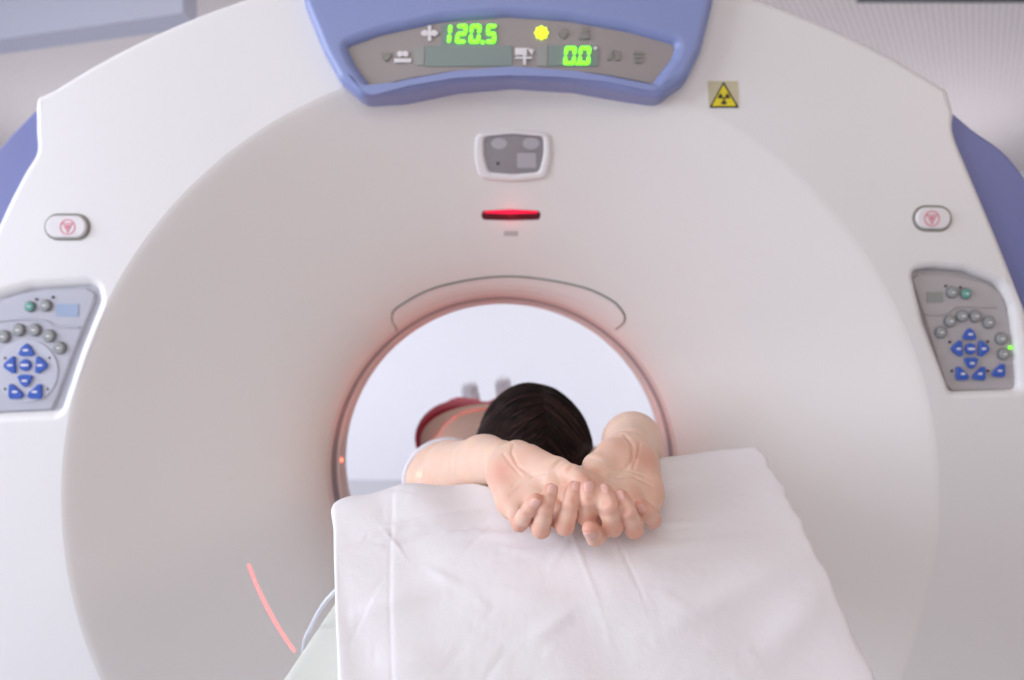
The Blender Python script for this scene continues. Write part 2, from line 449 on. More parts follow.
digit('0', 563, 46.5, 12, 18.5, blue, M['led']); digit('0', 577.5, 46.5, 12, 18.5, blue, M['led'])
def disc(name, cx, cy, r, m, parent, fr=fi, h=0, d=.0016, n=24, ry=None, bev=.0002, lobes=0, la=0):
    pts = []
    for i in range(n):
        a = 2*math.pi*i/n; rr = 1+la*math.cos(lobes*a)
        pts.append((cx+r*rr*math.cos(a), cy+(ry or r)*rr*math.sin(a)))
    return slab(name, fr, pxs(fr, pts), h, d, bev, m, parent, seg=2 if bev < .001 else 4)
disc('decimal_point', 482.6, 42.2, 1.9, M['led'], blue, h=.001); disc('decimal_point', 577.3, 63.5, 1.6, M['led'], blue, h=.001)
disc('lit_sun_icon', 541.5, 32.7, 6.4, M['ledy'], blue, n=48, lobes=8, la=.12, h=.0006)
# printed icons
def icon(name, polys, m):
    V, Fc = [], []
    for ip, pts in enumerate(polys):
        b = len(V); n = len(pts)
        if area2(pts) < 0: pts = pts[::-1]
        for hh in (.0005+ip*.00025, -.001):
            for p in pts: q = fi.px(*p); V.append(fi.w(q[0], q[1], hh))
        Fc.append(tuple(range(b+n-1, b-1, -1))); Fc.append(tuple(range(b+n, b+2*n)))
        for i in range(n): j = (i+1) % n; Fc.append((b+i, b+j, b+n+j, b+n+i))
    return recentre(mesh_obj(name, V, Fc, m, blue, smooth=False))
R_ = lambda a, b, c, d: [(a, b), (c, b), (c, d), (a, d)]
C_ = lambda cx, cy, r, n=14: [(cx+r*math.cos(2*math.pi*i/n), cy+r*math.sin(2*math.pi*i/n)) for i in range(n)]
icon('cross_icon', [R_(421, 31.5, 438, 35), R_(427.8, 25.5, 431.2, 41), C_(425, 33.2, 3.2), C_(434, 33.2, 3.2)], M['icon'])
icon('patient_icon', [R_(394, 58.5, 411, 62.5), C_(400, 54, 3), C_(405.5, 54, 3)], M['icon'])
icon('tilt_icon', [R_(515, 48, 527, 55), R_(523, 49, 526, 65), R_(515, 57, 532, 59), [(527, 48), (534, 50), (532, 55)]], M['icon'])
icon('heart_icon', [[(381, 53), (384, 52), (386, 54), (388, 52), (391, 53), (390, 58), (386, 61.5), (382, 58)]], M['groove'])
icon('arrow_icon', [[(563.5, 27), (568.5, 33), (563.5, 39), (558.5, 33)]], M['groove'])
icon('lamp_icon', [R_(581, 31, 588, 38), R_(579, 37, 590, 39), C_(585, 30, 3)], M['groove'])
icon('wedge_icon', [[(607, 60), (611, 50), (613.5, 50), (611, 60)], [(620, 60), (616, 50), (613.5, 50), (616, 60)]], M['groove'])
icon('chart_icon', [R_(634, 51, 643, 54), R_(635, 55, 642, 58), R_(635.5, 59, 641, 63)], M['groove'])
disc('degree_mark', 595.5, 48, 1.8, M['icon'], blue)

# --- radiation sticker
fq = front(FY-.0012)
st = slab('radiation_sticker', fq, round_poly(pxs(fq, [(708, 81), (738, 81), (739, 107.5), (709, 107.5)]), .001), 0, .0012, .0003, M['stbg'], G, seg=2)
fq2 = front(FY-.0022)
slab('triangle_border', fq2, round_poly(pxs(fq2, [(723.5, 81.5), (739, 107.5), (709.5, 107.5)]), .0015), 0, .001, .0002, M['black'], st, seg=2)
fq3 = front(FY-.003)
slab('triangle', fq3, round_poly(pxs(fq3, [(723.5, 84.5), (736.5, 106), (712, 106)]), .001), 0, .0008, .0002, M['yellow'], st, seg=2)
fq4 = front(FY-.0036)
V, Fc = [], []
for k in range(3):
    a0 = math.radians(90+120*k-30); pts = []      # downward wedge and two raised ones
    for i in range(7): a = a0+math.radians(60)*i/6; pts.append((723.9+6.0*math.cos(a), 98.4+6.0*math.sin(a)))
    for i in range(7): a = a0+math.radians(60)*(6-i)/6; pts.append((723.9+1.7*math.cos(a), 98.4+1.7*math.sin(a)))
    b = len(V)
    for p in pts: q = fq4.px(*p); V.append(fq4.w(q[0], q[1], 0))
    Fc.append(tuple(range(b+13, b-1, -1)))
b = len(V)
for p in C_(723.9, 98.4, 1.2): q = fq4.px(*p); V.append(fq4.w(q[0], q[1], 0))
Fc.append(tuple(range(b+13, b-1, -1)))
mesh_obj('trefoil', V, Fc, M['black'], st, smooth=False)

# --- emergency stop buttons
def stop(cx, cy, w, h, tilt=0):
    fr = front(FY-.0005)
    def stad(w, h):
        pts = []
        for s, c0 in ((1, cx+w/2-h/2), (-1, cx-w/2+h/2)):
            for i in range(13):
                a = math.radians(-90+180*i/12); dx = s*(h/2)*math.cos(a); dy = s*(h/2)*math.sin(a)
                X, Y = c0+dx-cx, dy; pts.append((cx+X, cy+Y+tilt*X))
        return pts
    b = slab('emergency_button', fr, pxs(fr, stad(w, h)), .0012, .002, .0008, M['groove'], G, seg=2)
    slab('button_cap', fr, pxs(fr, stad(w-5, h-5)), .006, .006, .0035, M['stopbtn'], b)
    fr2 = front(FY-.0068)
    ring = disc('printed_circle', cx, cy, 7.8, M['pink'], b, fr2, h=0, d=.0004, n=32)
    bpy.data.objects.remove(ring)
    slab('printed_circle', fr2, pxs(fr2, C_(cx, cy, 7.8, 32)), .0002, .0004, .0001, M['pink'], b, holes=[pxs(fr2, C_(cx, cy, 6.7, 32))], seg=1)
    slab('printed_triangle', fr2, pxs(fr2, [(cx-5.6, cy-4), (cx+5.6, cy-4), (cx, cy+6)]), .0002, .0004, .0001, M['pink'], b, holes=[pxs(fr2, [(cx-4, cy-3), (cx+4, cy-3), (cx, cy+4)])], seg=1)
    slab('printed_triangle', fr2, pxs(fr2, [(cx-2.6, cy-2), (cx+2.6, cy-2), (cx, cy+2.4)]), .0002, .0004, .0001, M['pink'], b, seg=1)
stop(67.5, 227, 46, 27); stop(932, 218.5, 39.5, 26.5, .02)

# --- control panels in their pockets
def control_panel(pocket, face, m, keys, discs, lcd, ridge, dx, dp):
    fr = front(FY+dp)
    cx = sum(p[0] for p in pocket)/len(pocket); cy = sum(p[1] for p in pocket)/len(pocket)
    pan = slab('control_panel', fr, round_poly([(p[0]*1.0, p[1])+tuple(p[2:]) for p in [((q[0]-cx)*1.06+cx, (q[1]-cy)*1.06+cy)+tuple(q[2:]) for q in pocket]], .02), 0, .01, .001, m, G)
    if face:
        slab('panel_plate', fr, round_poly(pxs(fr, grow(face, 30 if face[0][0] < 500 else 965, 350, 1.02)), .008), .005, .005, .003, m, pan)
    h0 = .0052 if face else 0
    fp = front(FY+dp-h0)
    for cx_, cy_, r in discs: disc('key_disc', cx_, cy_, r, M['disc'] if m == M['panelL'] else m, pan, fp, h=.0016, d=.0016, n=48, bev=.0012)
    for kind, x, y, s in keys:
        if kind in 'gGy':
            disc('key_rim', x, y, s+1.1, M['keyring'], pan, fp, h=.0024, d=.0024, n=20)
            kk = disc('round_key', x, y, s*dx, {'g': M['gkey'], 'G': M['greenkey'], 'y': M['gkey']}[kind], pan, fp, h=.0055, d=.005, n=20, ry=s, bev=.0022)
            rect('key_print', x-s*.35, y-s*.12, x+s*.35, y+s*.16, M['icon'], pan, fp, h=.0058, d=.0006)
        elif kind == 'c':
            disc('round_key', x, y, s*dx, M['bkey'], pan, fp, h=.0055, d=.005, n=24, ry=s, bev=.0022)
            rect('key_print', x-s*.6, y-s*.18, x+s*.6, y+s*.18, M['icon'], pan, fp, h=.0058, d=.0006)
        elif kind == 'o':
            disc('indicator', x, y, s, M['black'], pan, fp, h=.002, d=.002, n=12)
        elif kind == 'L':
            disc('indicator', x, y, s, M['led'], pan, fp, h=.004, d=.003, n=12)
        else:
            sh = {'u': [(-.95, .55), (-.55, -.35), (0, -.85), (.55, -.35), (.95, .55), (.5, .75), (-.5, .75)],
                  'd': [(-.95, -.55), (-.5, -.75), (.5, -.75), (.95, -.55), (.5, .45), (0, .85), (-.5, .45)],
                  'l': [(.5, -1.05), (.62, .95), (.2, 1.05), (-.75, .35), (-.85, 0), (-.65, -.35), (.2, -1.1)],
                  'r': [(-.5, -1.05), (-.62, .95), (-.2, 1.05), (.75, .35), (.85, 0), (.65, -.35), (-.2, -1.1)],
                  'p': [(-.8, -.95), (-.35, -.95), (.75, .05), (1.0, .6), (.6, .9), (-.6, .95), (-.85, .6)],
                  'q': [(.8, -.95), (.35, -.95), (-.75, .05), (-1.0, .6), (-.6, .9), (.6, .95), (.85, .6)]}[kind]
            slab('arrow_key', fp, round_poly(pxs(fp, [(x+a*s*1.13*dx, y+b*s*1.08) for a, b in sh]), .0022, 3), .0055, .005, .0014, M['bkey'], pan)
            rect('key_print', x-s*.35*dx, y-s*.12, x+s*.35*dx, y+s*.16, M['icon'], pan, fp, h=.0058, d=.0006)
    if lcd: rect('panel_lcd', *lcd, M['lcd2'] if m == M['panelL'] else M['lcd3'], pan, fp, h=.0008)
    if ridge:
        tube('panel_ridge', [fp.w(*fp.px(*p), .0005) for p in catmull(ridge, 6)], .0022, m, pan)
    return pan
faceL = [(-14, 312), (4, 303), (22, 295), (52, 291), (86, 289.5), (95, 294), (94, 303), (74, 352), (59, 393), (53, 408), (-14, 411)]
control_panel(holeL, faceL, M['panelL'],
    [('G', 30.6, 306.6, 4.6), ('g', 46.2, 305.5, 5.2), ('g', 4.4, 336.6, 5.6), ('g', 19.4, 330, 5.6), ('g', 35.3, 330, 5.6), ('g', 49.8, 336, 5.6), ('g', 60.2, 347.8, 5.6),
     ('u', 27.8, 350, 7.6), ('l', 12.2, 365, 7.4), ('r', 41.8, 365, 7.4), ('c', 26.6, 365, 6), ('d', 26.6, 380.5, 7.4), ('p', 17, 391.5, 7.2), ('q', 36.6, 391.5, 7.2),
     ('o', 36.8, 299.3, 1.3), ('o', 53.3, 297.2, 1.3), ('o', 5.8, 358, 1.3), ('o', 50.2, 357.8, 1.3), ('o', 5.8, 389, 1.3), ('o', 48.4, 389, 1.3)],
    [(27, 371, 31.5)], (56.5, 304, 78.5, 316.5), [(-10, 322), (20, 319), (45, 321), (56, 326), (80, 327)], 1.0, .013)
faceR = [(912, 281, .006), (917, 276, .006), (950, 277), (985, 285), (1000, 296), (1005, 312), (1012, 350), (1017, 384), (1013, 389), (951, 390), (945, 384), (924, 318)]
control_panel(holeR, faceR, M['panelR'],
    [('g', 951.5, 292.5, 5), ('G', 965.2, 293.7, 4.8), ('g', 940.3, 332.3, 5.2), ('g', 949.4, 321.2, 5.2), ('g', 961.6, 316, 5.2), ('g', 974.8, 316.2, 5.2), ('g', 988, 322.4, 5.4), ('g', 1000.7, 338.7, 5.4), ('g', 1002.8, 354, 5.2),
     ('u', 968.6, 334.2, 7), ('l', 956.8, 348.6, 7), ('c', 969.6, 348.8, 5.8), ('r', 981.8, 348.6, 7), ('d', 970.2, 363, 7), ('p', 961, 373.5, 6.6), ('q', 978.3, 373.5, 6.6), ('q', 997.8, 370.5, 6.6),
     ('o', 945.5, 286, 1.2), ('o', 960, 287.5, 1.2), ('o', 949.5, 342, 1.2), ('o', 987.5, 341.5, 1.2), ('o', 951.5, 371, 1.2), ('o', 987.5, 371, 1.2), ('L', 1009.3, 347.5, 1.6)],
    [], (927, 292, 943, 302.5), [(925, 314.5), (943, 314), (951, 309), (958, 306.5), (996, 307)], .92, .019)

# --- sensor window, laser slot and small label on the recess
fz = cone_frame(513, 153)
bz = [(478, 134, .016), (513, 130.5, .1), (548, 134, .016), (550, 155, .1), (545, 177, .018), (513, 180, .1), (481, 177, .018), (476, 155, .1)]
ghole = [(484.5, 136, .010), (513, 133.5, .1), (543, 136, .010), (543.5, 154, .1), (539, 171.5, .012), (513, 173.5, .1), (489, 171.5, .012), (484, 154, .1)]
sw = slab('sensor_window', fz, round_poly(pxs(fz, grow(bz, 513, 155, 1.06)), .02), .0065, .02, .0062, M['shell'], G, holes=[round_poly(pxs(fz, ghole), .01)], seg=6)
slab('window_glass', fz, round_poly(pxs(fz, grow(ghole, 513, 153, 1.04)), .01), .003, .004, .0005, M['glass'], sw)
fz2 = Frame(fz.o+fz.n*.0034, fz.n)
disc('lens', 499, 143.5, 8, M['glass2'], sw, fz2, ry=5.5); disc('lens', 531, 143.5, 8.5, M['glass2'], sw, fz2, ry=6)
rect('sensor_patch', 517, 153, 536, 168, M['glass2'], sw, fz2, r=.003); disc('pinhole', 498, 163.5, 1.6, M['black'], sw, fz2, h=.0004)
fl = cone_frame(511, 215)
stadp = lambda x0, x1, y0, y1, r: [(x0, (y0+y1)/2, r), (x0+3, y0+.8, r), (511, y0-.3, .1), (x1-3, y0+.8, r), (x1, (y0+y1)/2, r), (x1-3, y1-.8, r), (511, y1-.1, .1), (x0+3, y1-.8, r)]
sl_ = slab('laser_slot', fl, round_poly(pxs(fl, stadp(480, 542, 209.5, 220.5, .006)), .006), .0015, .004, .001, M['slot'], G)
fl2 = Frame(fl.o+fl.n*.002, fl.n)
slab('laser_light_strip', fl2, round_poly(pxs(fl2, stadp(483, 539, 210.2, 214.2, .003)), .003), 0, .001, .0003, M['slotglow'], sl_)
fk = cone_frame(511, 233)
lb = slab('small_label', fk, pxs(fk, R_(504, 231, 518, 236)), .0006, .001, .0002, mat('label_pale', (.52, .49, .48), .5), G, seg=1)
# --- laser ports inside the bore
for sx, ang in ((1, 1.5), (-1, 178.5)):
    a = math.radians(ang); r = .352
    c = Vector((GX+r*math.cos(a), 1.487, GZ+r*math.sin(a)))
    V, Fc = [], []
    for i in range(12):
        for j in range(6):
            th = math.pi*j/5; ph = 2*math.pi*i/12
            V.append(c+Vector((.003*math.cos(th), .006*math.sin(th)*math.cos(ph), .006*math.sin(th)*math.sin(ph))))
    for i in range(12):
        for j in range(5): Fc.append((i*6+j, ((i+1) % 12)*6+j, ((i+1) % 12)*6+j+1, i*6+j+1))
    mesh_obj('laser_port', V, Fc, M['laserdot'], G)

# ------------------------------------------------------------------ table, mattress, pillow, cable
T = empty('patient_table', (0, 2.4, 0), 'white patient table running through the scanner bore', 'medical table')
box('cradle', (-.21, .50, .865), (.21, 3.05, .895), M['table'], T, .01)
box('pedestal', (-.22, 2.35, 0), (.22, 3.4, .86), M['table'], T, .03)
def mattress():
    V, Fc = [], []; sec = round_poly([(-.235, .895), (.235, .895), (.235, .93, .03), (-.235, .93, .03)], .004, 6)
    # cross-section swept along Y, narrowing at the head end
    ys = [(.50, .90), (.505, .96), (.53, .985), (.58, .995), (.70, 1)]+[(y, 1) for y in np.linspace(.8, 3.0, 23)]
    n = len(sec)
    for y, s in ys:
        for x, z in sec: V.append((x*s, y, .895+(z-.895)*(.6+.4*min(1, (y-.49)/.04))))
    for i in range(len(ys)-1):
        for k in range(n): l = (k+1) % n; Fc.append((i*n+k, i*n+l, (i+1)*n+l, (i+1)*n+k))
    Fc.append(tuple(range(n-1, -1, -1))); Fc.append(tuple((len(ys)-1)*n+k for k in range(n)))
    o = mesh_obj('mattress', V, [f[::-1] for f in Fc], M['mattress'], sharp=50)
    o['label'] = 'pale green table mattress showing at the lower left beside the pillow'; o['category'] = 'mattress'
    return recentre(o)
mattress()
cab = tube('cable', catmull([P(341, 583, .80), P(337, 589, .795), P(326, 601, .795), P(318, 613, .80), P(311.5, 626, .81), P(305, 640, .825), P(303, 660, .84), P(303, 682, .86), Vector((-.262, .89, .84)), Vector((-.235, .93, .825)), Vector((-.195, .96, .845)), Vector((-.18, .97, .861))], 8), .0026, M['cable'])
cab['label'] = 'thin white cable curving from under the pillow at lower left'; cab['category'] = 'cable'; recentre(cab)

def pillow():
    rows = [  # u, v, Y of six columns; ridge first
        [(332, 503, .74), (405, 487, .755), (490, 483, .77), (575, 469, .785), (660, 457.5, .80), (757, 447, .82)],
        [(332, 530, .70), (403, 520, .705), (490, 515, .71), (580, 505, .71), (668, 493, .73), (778, 475, .76)],
        [(332, 562, .662), (401, 555, .664), (490, 552, .658), (585, 546, .655), (680, 534, .664), (798, 512, .70)],
        [(333, 614, .628), (401, 608, .628), (495, 605, .624), (597, 602, .622), (700, 592, .628), (828, 572, .652)],
        [(335, 682, .602), (403, 681, .600), (500, 680, .597), (610, 680, .597), (728, 680, .600), (877, 680, .612)]]
    W = [[P(*p) for p in r] for r in rows]
    xs = [p.x for p in W[-1]]
    last = [Vector((x, .588, .95)) for x in xs]; bot = [Vector((x*.97+.002, .60, .9335)) for x in xs]
    rd = W[0]; S = [0, .16, .36, .56, .76, 1.0]
    far = []
    for Y, zf in ((.86, .985), (.95, .95), (1.05, .925), (1.13, .90), (1.175, .87)):
        t = (Y-.78)/.40
        row = []
        for i, p in enumerate(rd):
            zc = {.86: 1.085, .95: 1.052, 1.05: 1.022, 1.13: .992, 1.175: .955}[Y]
            z = zc+(p.z-1.11)*(1-t)*.8
            row.append(Vector((p.x+(i-2.5)*.004*t, Y, max(z, .94))))
        far.append(row)
    fb = [Vector((p.x*.98, 1.17, .9335)) for p in far[-1]]
    prof_rows = [bot, last]+W[::-1]+far+[fb]
    # dense: interpolate along columns then along rows
    dense_cols = []
    for r in prof_rows: dense_cols.append([Vector(q) for q in catmull([tuple(p) for p in r], 42)])
    n = len(dense_cols[0]); cols = []
    for i in range(n): cols.append([Vector(q) for q in catmull([tuple(r[i]) for r in dense_cols], 16)])
    m = len(cols[0])
    A = np.array([[tuple(p) for p in c] for c in cols])            # n x m x 3
    sv = np.linspace(0, 1, n)[:, None]; tv = np.linspace(0, 1, m)[None, :]*(len(prof_rows)-1)
    # normals from differences
    du = np.gradient(A, axis=0); dv = np.gradient(A, axis=1); N = np.cross(du, dv); N /= np.linalg.norm(N, axis=2, keepdims=True)+1e-9
    if N[n//2, m//3, 1] > 0: N = -N
    D = np.zeros((n, m)); K_ = 1.4
    # hem fold: a shallow step near the open end, and creases
    D += .0006/(1+np.exp(-(sv-.165)/.004))
    D -= .0006*np.exp(-((sv-.165)/.006)**2)
    def crease(s0, t0, s1, t1, w, h):
        d = np.array([s1-s0, (t1-t0)*.07]); L = np.hypot(*d); dx = sv-s0; dy = (tv-t0)*.07
        al = np.clip((dx*d[0]+dy*d[1])/L**2, 0, 1); di = np.hypot(dx-al*d[0], dy-al*d[1])
        return K_*h*np.exp(-(di/w)**2)*np.sin(np.pi*np.clip(al, .06, .94))
    for c in ((.02, 4.6, .42, 5.1, .006, .0022), (.15, 4.3, .45, 4.9, .007, -.0022), (.30, 4.5, .62, 4.2, .008, .0018), (.55, 5.6, .62, 2.2, .004, .0005),
              (.62, 4.0, .95, 3.6, .008, .0018), (.05, 3.0, .30, 3.2, .010, .0022), (.70, 2.6, .98, 3.2, .010, .002), (.62, 5.1, .9, 5.3, .008, .0012),
              (.35, 3.2, .7, 2.9, .012, .0016), (.72, 4.4, .86, 4.1, .004, .0016), (.85, 2.3, .99, 2.8, .01, .0022), (.1, 2.4, .34, 2.2, .012, .002), (.22, 4.9, .40, 5.2, .004, .0012), (.40, 3.9, .66, 4.1, .005, .0012), (.12, 4.9, .2, 4.85, .004, .0012), (.45, 2.5, .56, 2.9, .006, .0014), (.25, 3.7, .34, 3.3, .006, .0014)):
        D += crease(*c)
    for _ in range(46):
        s0, t0 = rng.uniform(.02, .96), rng.uniform(1.6, 6.2); a_ = rng.normal(0, .5)+(1.5 if rng.random() < .08 else 0); L_ = rng.uniform(.03, .13)
        D += crease(s0, t0, s0+L_*math.cos(a_), t0+L_*math.sin(a_)/.07, rng.uniform(.0018, .0036), rng.uniform(-.0010, .0011))
    for _ in range(22):
        fx, fy, ph = rng.uniform(1, 7), rng.uniform(.2, 1.6), rng.uniform(0, 6.28)
        D += .00026*np.sin(fx*2*np.pi*sv+fy*2*tv+ph)
    # scalloped side edges, pinched to a seam
    edge = np.minimum(sv, 1-sv); D *= np.clip(edge/.03, 0, 1)**.5
    A = A+N*D[..., None]
    A[..., 0] += .004*(1-2*sv)
    wob = .0012*np.sin(tv*7.0)+.0009*np.sin(tv*15+1)
    A[..., 0] += wob*(np.clip((sv-.9)/.1, 0, 1))
    V = A.reshape(-1, 3)
    top_side = V[:, 2] > .945
    for _ in range(30):
        h_ = np.minimum(sample(B, V), sample(Hf, V)-.004)-.0035
        V[:, 2] -= np.where((h_ < 0) & top_side, np.clip(-h_, .0004, .01), 0)
    V[:, 2] = np.maximum(V[:, 2], .9335)
    A = V.reshape(A.shape); Fc = []
    for i in range(n-1):
        for k in range(m):
            l = (k+1) % m; Fc.append((i*m+k, (i+1)*m+k, (i+1)*m+l, i*m+l))
    V = [tuple(p) for p in V]
    # rounded ends
    for side, i in ((-1, 0), (1, n-1)):
        prev = [i*m+k for k in range(m)]; c = A[i].mean(0)
        for st_, (sh, out) in enumerate(((.985, .0025), (.955, .004), (.90, .005))):
            cur = []
            for k in range(m):
                p = c+(A[i, k]-c)*np.array([1, sh, sh]); cur.append(len(V)); V.append((p[0]+side*out, p[1], p[2]))
            for k in range(m):
                l = (k+1) % m; f = (prev[k], prev[l], cur[l], cur[k]); Fc.append(f if side < 0 else f[::-1])
            prev = cur
        Fc.append(tuple(prev) if side < 0 else tuple(prev[::-1]))
    o = mesh_obj('pillow', V, [f for f in Fc], M['pillow'], sharp=70)
    import bmesh
    bm = bmesh.new(); bm.from_mesh(o.data); bmesh.ops.recalc_face_normals(bm, faces=bm.faces); bm.to_mesh(o.data); bm.free()
    o['label'] = 'large white pillow in a creased cotton case under the clasped hands'; o['category'] = 'pillow'
    return recentre(o)

# ------------------------------------------------------------------ the patient: one field, one skin
def axis(segs):
    out = [segs[0][0]]
    for a, b, h in segs:
        n = max(1, round((b-a)/h)); out += list(a+(b-a)*np.arange(1, n+1)/n)
    return np.array(out, np.float32)

class Field:
    def __init__(s, X, Y, Z): s.ax = (X, Y, Z); s.D = np.full((len(X), len(Y), len(Z)), .05, np.float32)
    def block(s, lo, hi):
        sl = tuple(slice(max(0, np.searchsorted(a, l)-1), min(len(a), np.searchsorted(a, h)+1)) for a, l, h in zip(s.ax, lo, hi))
        g = [a[q] for a, q in zip(s.ax, sl)]
        return sl, g[0][:, None, None], g[1][None, :, None], g[2][None, None, :]

def smin(a, b, k):
    h = np.maximum(k-np.abs(a-b), 0)/k; return np.minimum(a, b)-h*h*k*.25

def capd(X, Y, Z, a, b, ra, rb, sc=None, fr=None):
    """tapered capsule; fr=(axis vector, flatten) squeezes it along a direction"""
    a = np.array(a, np.float64); b = np.array(b, np.float64); d = b-a; L2 = max(1e-12, d@d)
    t = np.clip(((X-a[0])*d[0]+(Y-a[1])*d[1]+(Z-a[2])*d[2])/L2, 0, 1)
    px, py, pz = X-a[0]-t*d[0], Y-a[1]-t*d[1], Z-a[2]-t*d[2]
    if fr is not None:
        n = np.array(fr[0], float); n /= np.linalg.norm(n); q = px*n[0]+py*n[1]+pz*n[2]; k = 1/fr[1]-1
        l = np.sqrt(px*px+py*py+pz*pz+q*q*((1+k)**2-1))
        return ((l-(ra+(rb-ra)*t))*(fr[1] if fr[1] < 1 else 1)).astype(np.float32)
    return (np.sqrt(px*px+py*py+pz*pz)-(ra+(rb-ra)*t)).astype(np.float32)

def elld(X, Y, Z, c, r, R=None):
    """ellipsoid, R rows are its axes"""
    x, y, z = X-c[0], Y-c[1], Z-c[2]
    if R is not None: x, y, z = [x*R[i][0]+y*R[i][1]+z*R[i][2] for i in range(3)]
    k0 = np.sqrt((x/r[0])**2+(y/r[1])**2+(z/r[2])**2); k1 = np.sqrt((x/r[0]**2)**2+(y/r[1]**2)**2+(z/r[2]**2)**2)+1e-9
    return (k0*(k0-1)/k1).astype(np.float32)

def surface_nets(fd):
    X, Y, Z = fd.ax; D = fd.D; S = D < 0; nx, ny, nz = D.shape
    c = S[:-1, :-1, :-1].astype(np.int8)
    for dx, dy, dz in ((0, 0, 1), (0, 1, 0), (0, 1, 1), (1, 0, 0), (1, 0, 1), (1, 1, 0), (1, 1, 1)):
        c = c+S[dx:nx-1+dx, dy:ny-1+dy, dz:nz-1+dz]
    I, J, K = np.nonzero((c > 0) & (c < 8)); idx = np.full((nx-1, ny-1, nz-1), -1, np.int32); idx[I, J, K] = np.arange(len(I))
    acc = np.zeros((len(I), 3)); cnt = np.zeros(len(I))
    cor = [(a, b, d) for a in (0, 1) for b in (0, 1) for d in (0, 1)]
    for p in cor:
        for ax in range(3):
            if p[ax]: continue
            q = list(p); q[ax] = 1
            a = D[I+p[0], J+p[1], K+p[2]]; b = D[I+q[0], J+q[1], K+q[2]]; m = (a < 0) != (b < 0)
            t = np.where(m, a/(np.where(m, a-b, 1)), 0)
            pa = np.stack([X[I+p[0]], Y[J+p[1]], Z[K+p[2]]], 1); pb = np.stack([X[I+q[0]], Y[J+q[1]], Z[K+q[2]]], 1)
            acc += np.where(m[:, None], pa+(pb-pa)*t[:, None], 0); cnt += m
    V = acc/cnt[:, None]; faces = []
    for ax in range(3):
        a = [slice(None)]*3; b = [slice(None)]*3; a[ax] = slice(0, -1); b[ax] = slice(1, None)
        cr = S[tuple(a)] != S[tuple(b)]; i, j, k = np.nonzero(cr)
        o1, o2 = [(1, 2), (2, 0), (0, 1)][ax]; g = [i, j, k]
        ok = (g[o1] > 0) & (g[o2] > 0) & (g[o1] < D.shape[o1]-1) & (g[o2] < D.shape[o2]-1)
        g = [q[ok] for q in g]; ins = S[g[0], g[1], g[2]]
        def cell(d1, d2): h = [q.copy() for q in g]; h[o1] -= d1; h[o2] -= d2; return idx[h[0], h[1], h[2]]
        q = np.stack([cell(1, 1), cell(0, 1), cell(0, 0), cell(1, 0)], 1)
        q = np.where(ins[:, None], q, q[:, ::-1]); faces.append(q)
    return V, np.concatenate(faces)

# joints (metres) --------------------------------------------------
HL = dict(wrist=P(511, 462, .735), fore=P(484, 464, .82), elbow=P(452, 470, .955), shoulder=Vector((-.112, 1.212, 1.018)),
    mcp=[P(568, 497, .660), P(550, 508, .655), P(533, 511, .660), P(514, 507, .674)],
    pip=[P(586, 516, .619), P(564.5, 525.5, .616), P(541, 529, .619), P(519.5, 523, .632)],
    dip=[P(588, 500, .609), P(571, 503, .609), P(545.5, 507, .609), P(528.5, 510, .612)],
    tip=[P(587, 487.5, .612), P(574, 488.5, .616), P(550.5, 490.5, .615), P(536, 500, .607)],
    thumb=[P(532, 459, .710), P(558, 470, .682), P(573, 475, .660), P(585, 485, .645)])
HR = dict(wrist=P(629, 452, .735), fore=P(633, 444, .82), elbow=P(632, 441, .955), shoulder=Vector((.155, 1.225, 1.0)),
    mcp=[P(601, 501, .657), P(617, 506, .652), P(634, 507, .657), P(649, 500, .672)],
    pip=[P(599, 533, .625), P(613, 526.5, .612), P(634, 529, .617), P(652.5, 520, .645)],
    dip=[P(595, 538, .605), P(609, 506, .604), P(628, 511, .607), P(647, 511, .630)],
    tip=[P(589.5, 529, .592), P(605.5, 492, .612), P(621, 496.5, .613), P(640, 505, .627)],
    thumb=[P(607, 455, .712), P(595, 466, .692), P(590, 478, .676), P(595, 490, .664)])
FR = [(.0092, .0079, .0073, .0067), (.0094, .0081, .0075, .0069), (.0090, .0078, .0072, .0067), (.0082, .0071, .0066, .0060)]

ear_c = Vector((.037, 1.163, 1.105))
X = axis([(-.28, -.14, .006), (-.14, -.02, .003), (-.02, .155, .0013), (.155, .20, .003), (.20, .26, .006)])
Yx = axis([(.575, .70, .0013), (.70, .76, .002), (.76, 1.05, .0045), (1.05, 1.30, .0045), (1.30, 2.78, .009)])
Zx = axis([(.90, 1.02, .006), (1.02, 1.075, .003), (1.075, 1.18, .0013), (1.18, 1.25, .004)])
B = Field(X, Yx, Zx)

def add(fd, a, b, ra, rb, k, fr=None, pad=.02):
    r = max(ra, rb)/(min(1, fr[1]) if False else 1)+k+pad
    a_, b_ = np.array(a), np.array(b); lo = np.minimum(a_, b_)-r; hi = np.maximum(a_, b_)+r
    sl, x, y, z = fd.block(lo, hi); d = capd(x, y, z, a_, b_, ra, rb, fr=fr); fd.D[sl] = smin(fd.D[sl], d, k)
def addell(fd, c, r, k, R=None, pad=.02, sub=False):
    m = max(r)+k+pad; c = np.array(c); sl, x, y, z = fd.block(c-m, c+m); d = elld(x, y, z, c, r, R)
    fd.D[sl] = -smin(-fd.D[sl], d, k) if sub else smin(fd.D[sl], d, k)

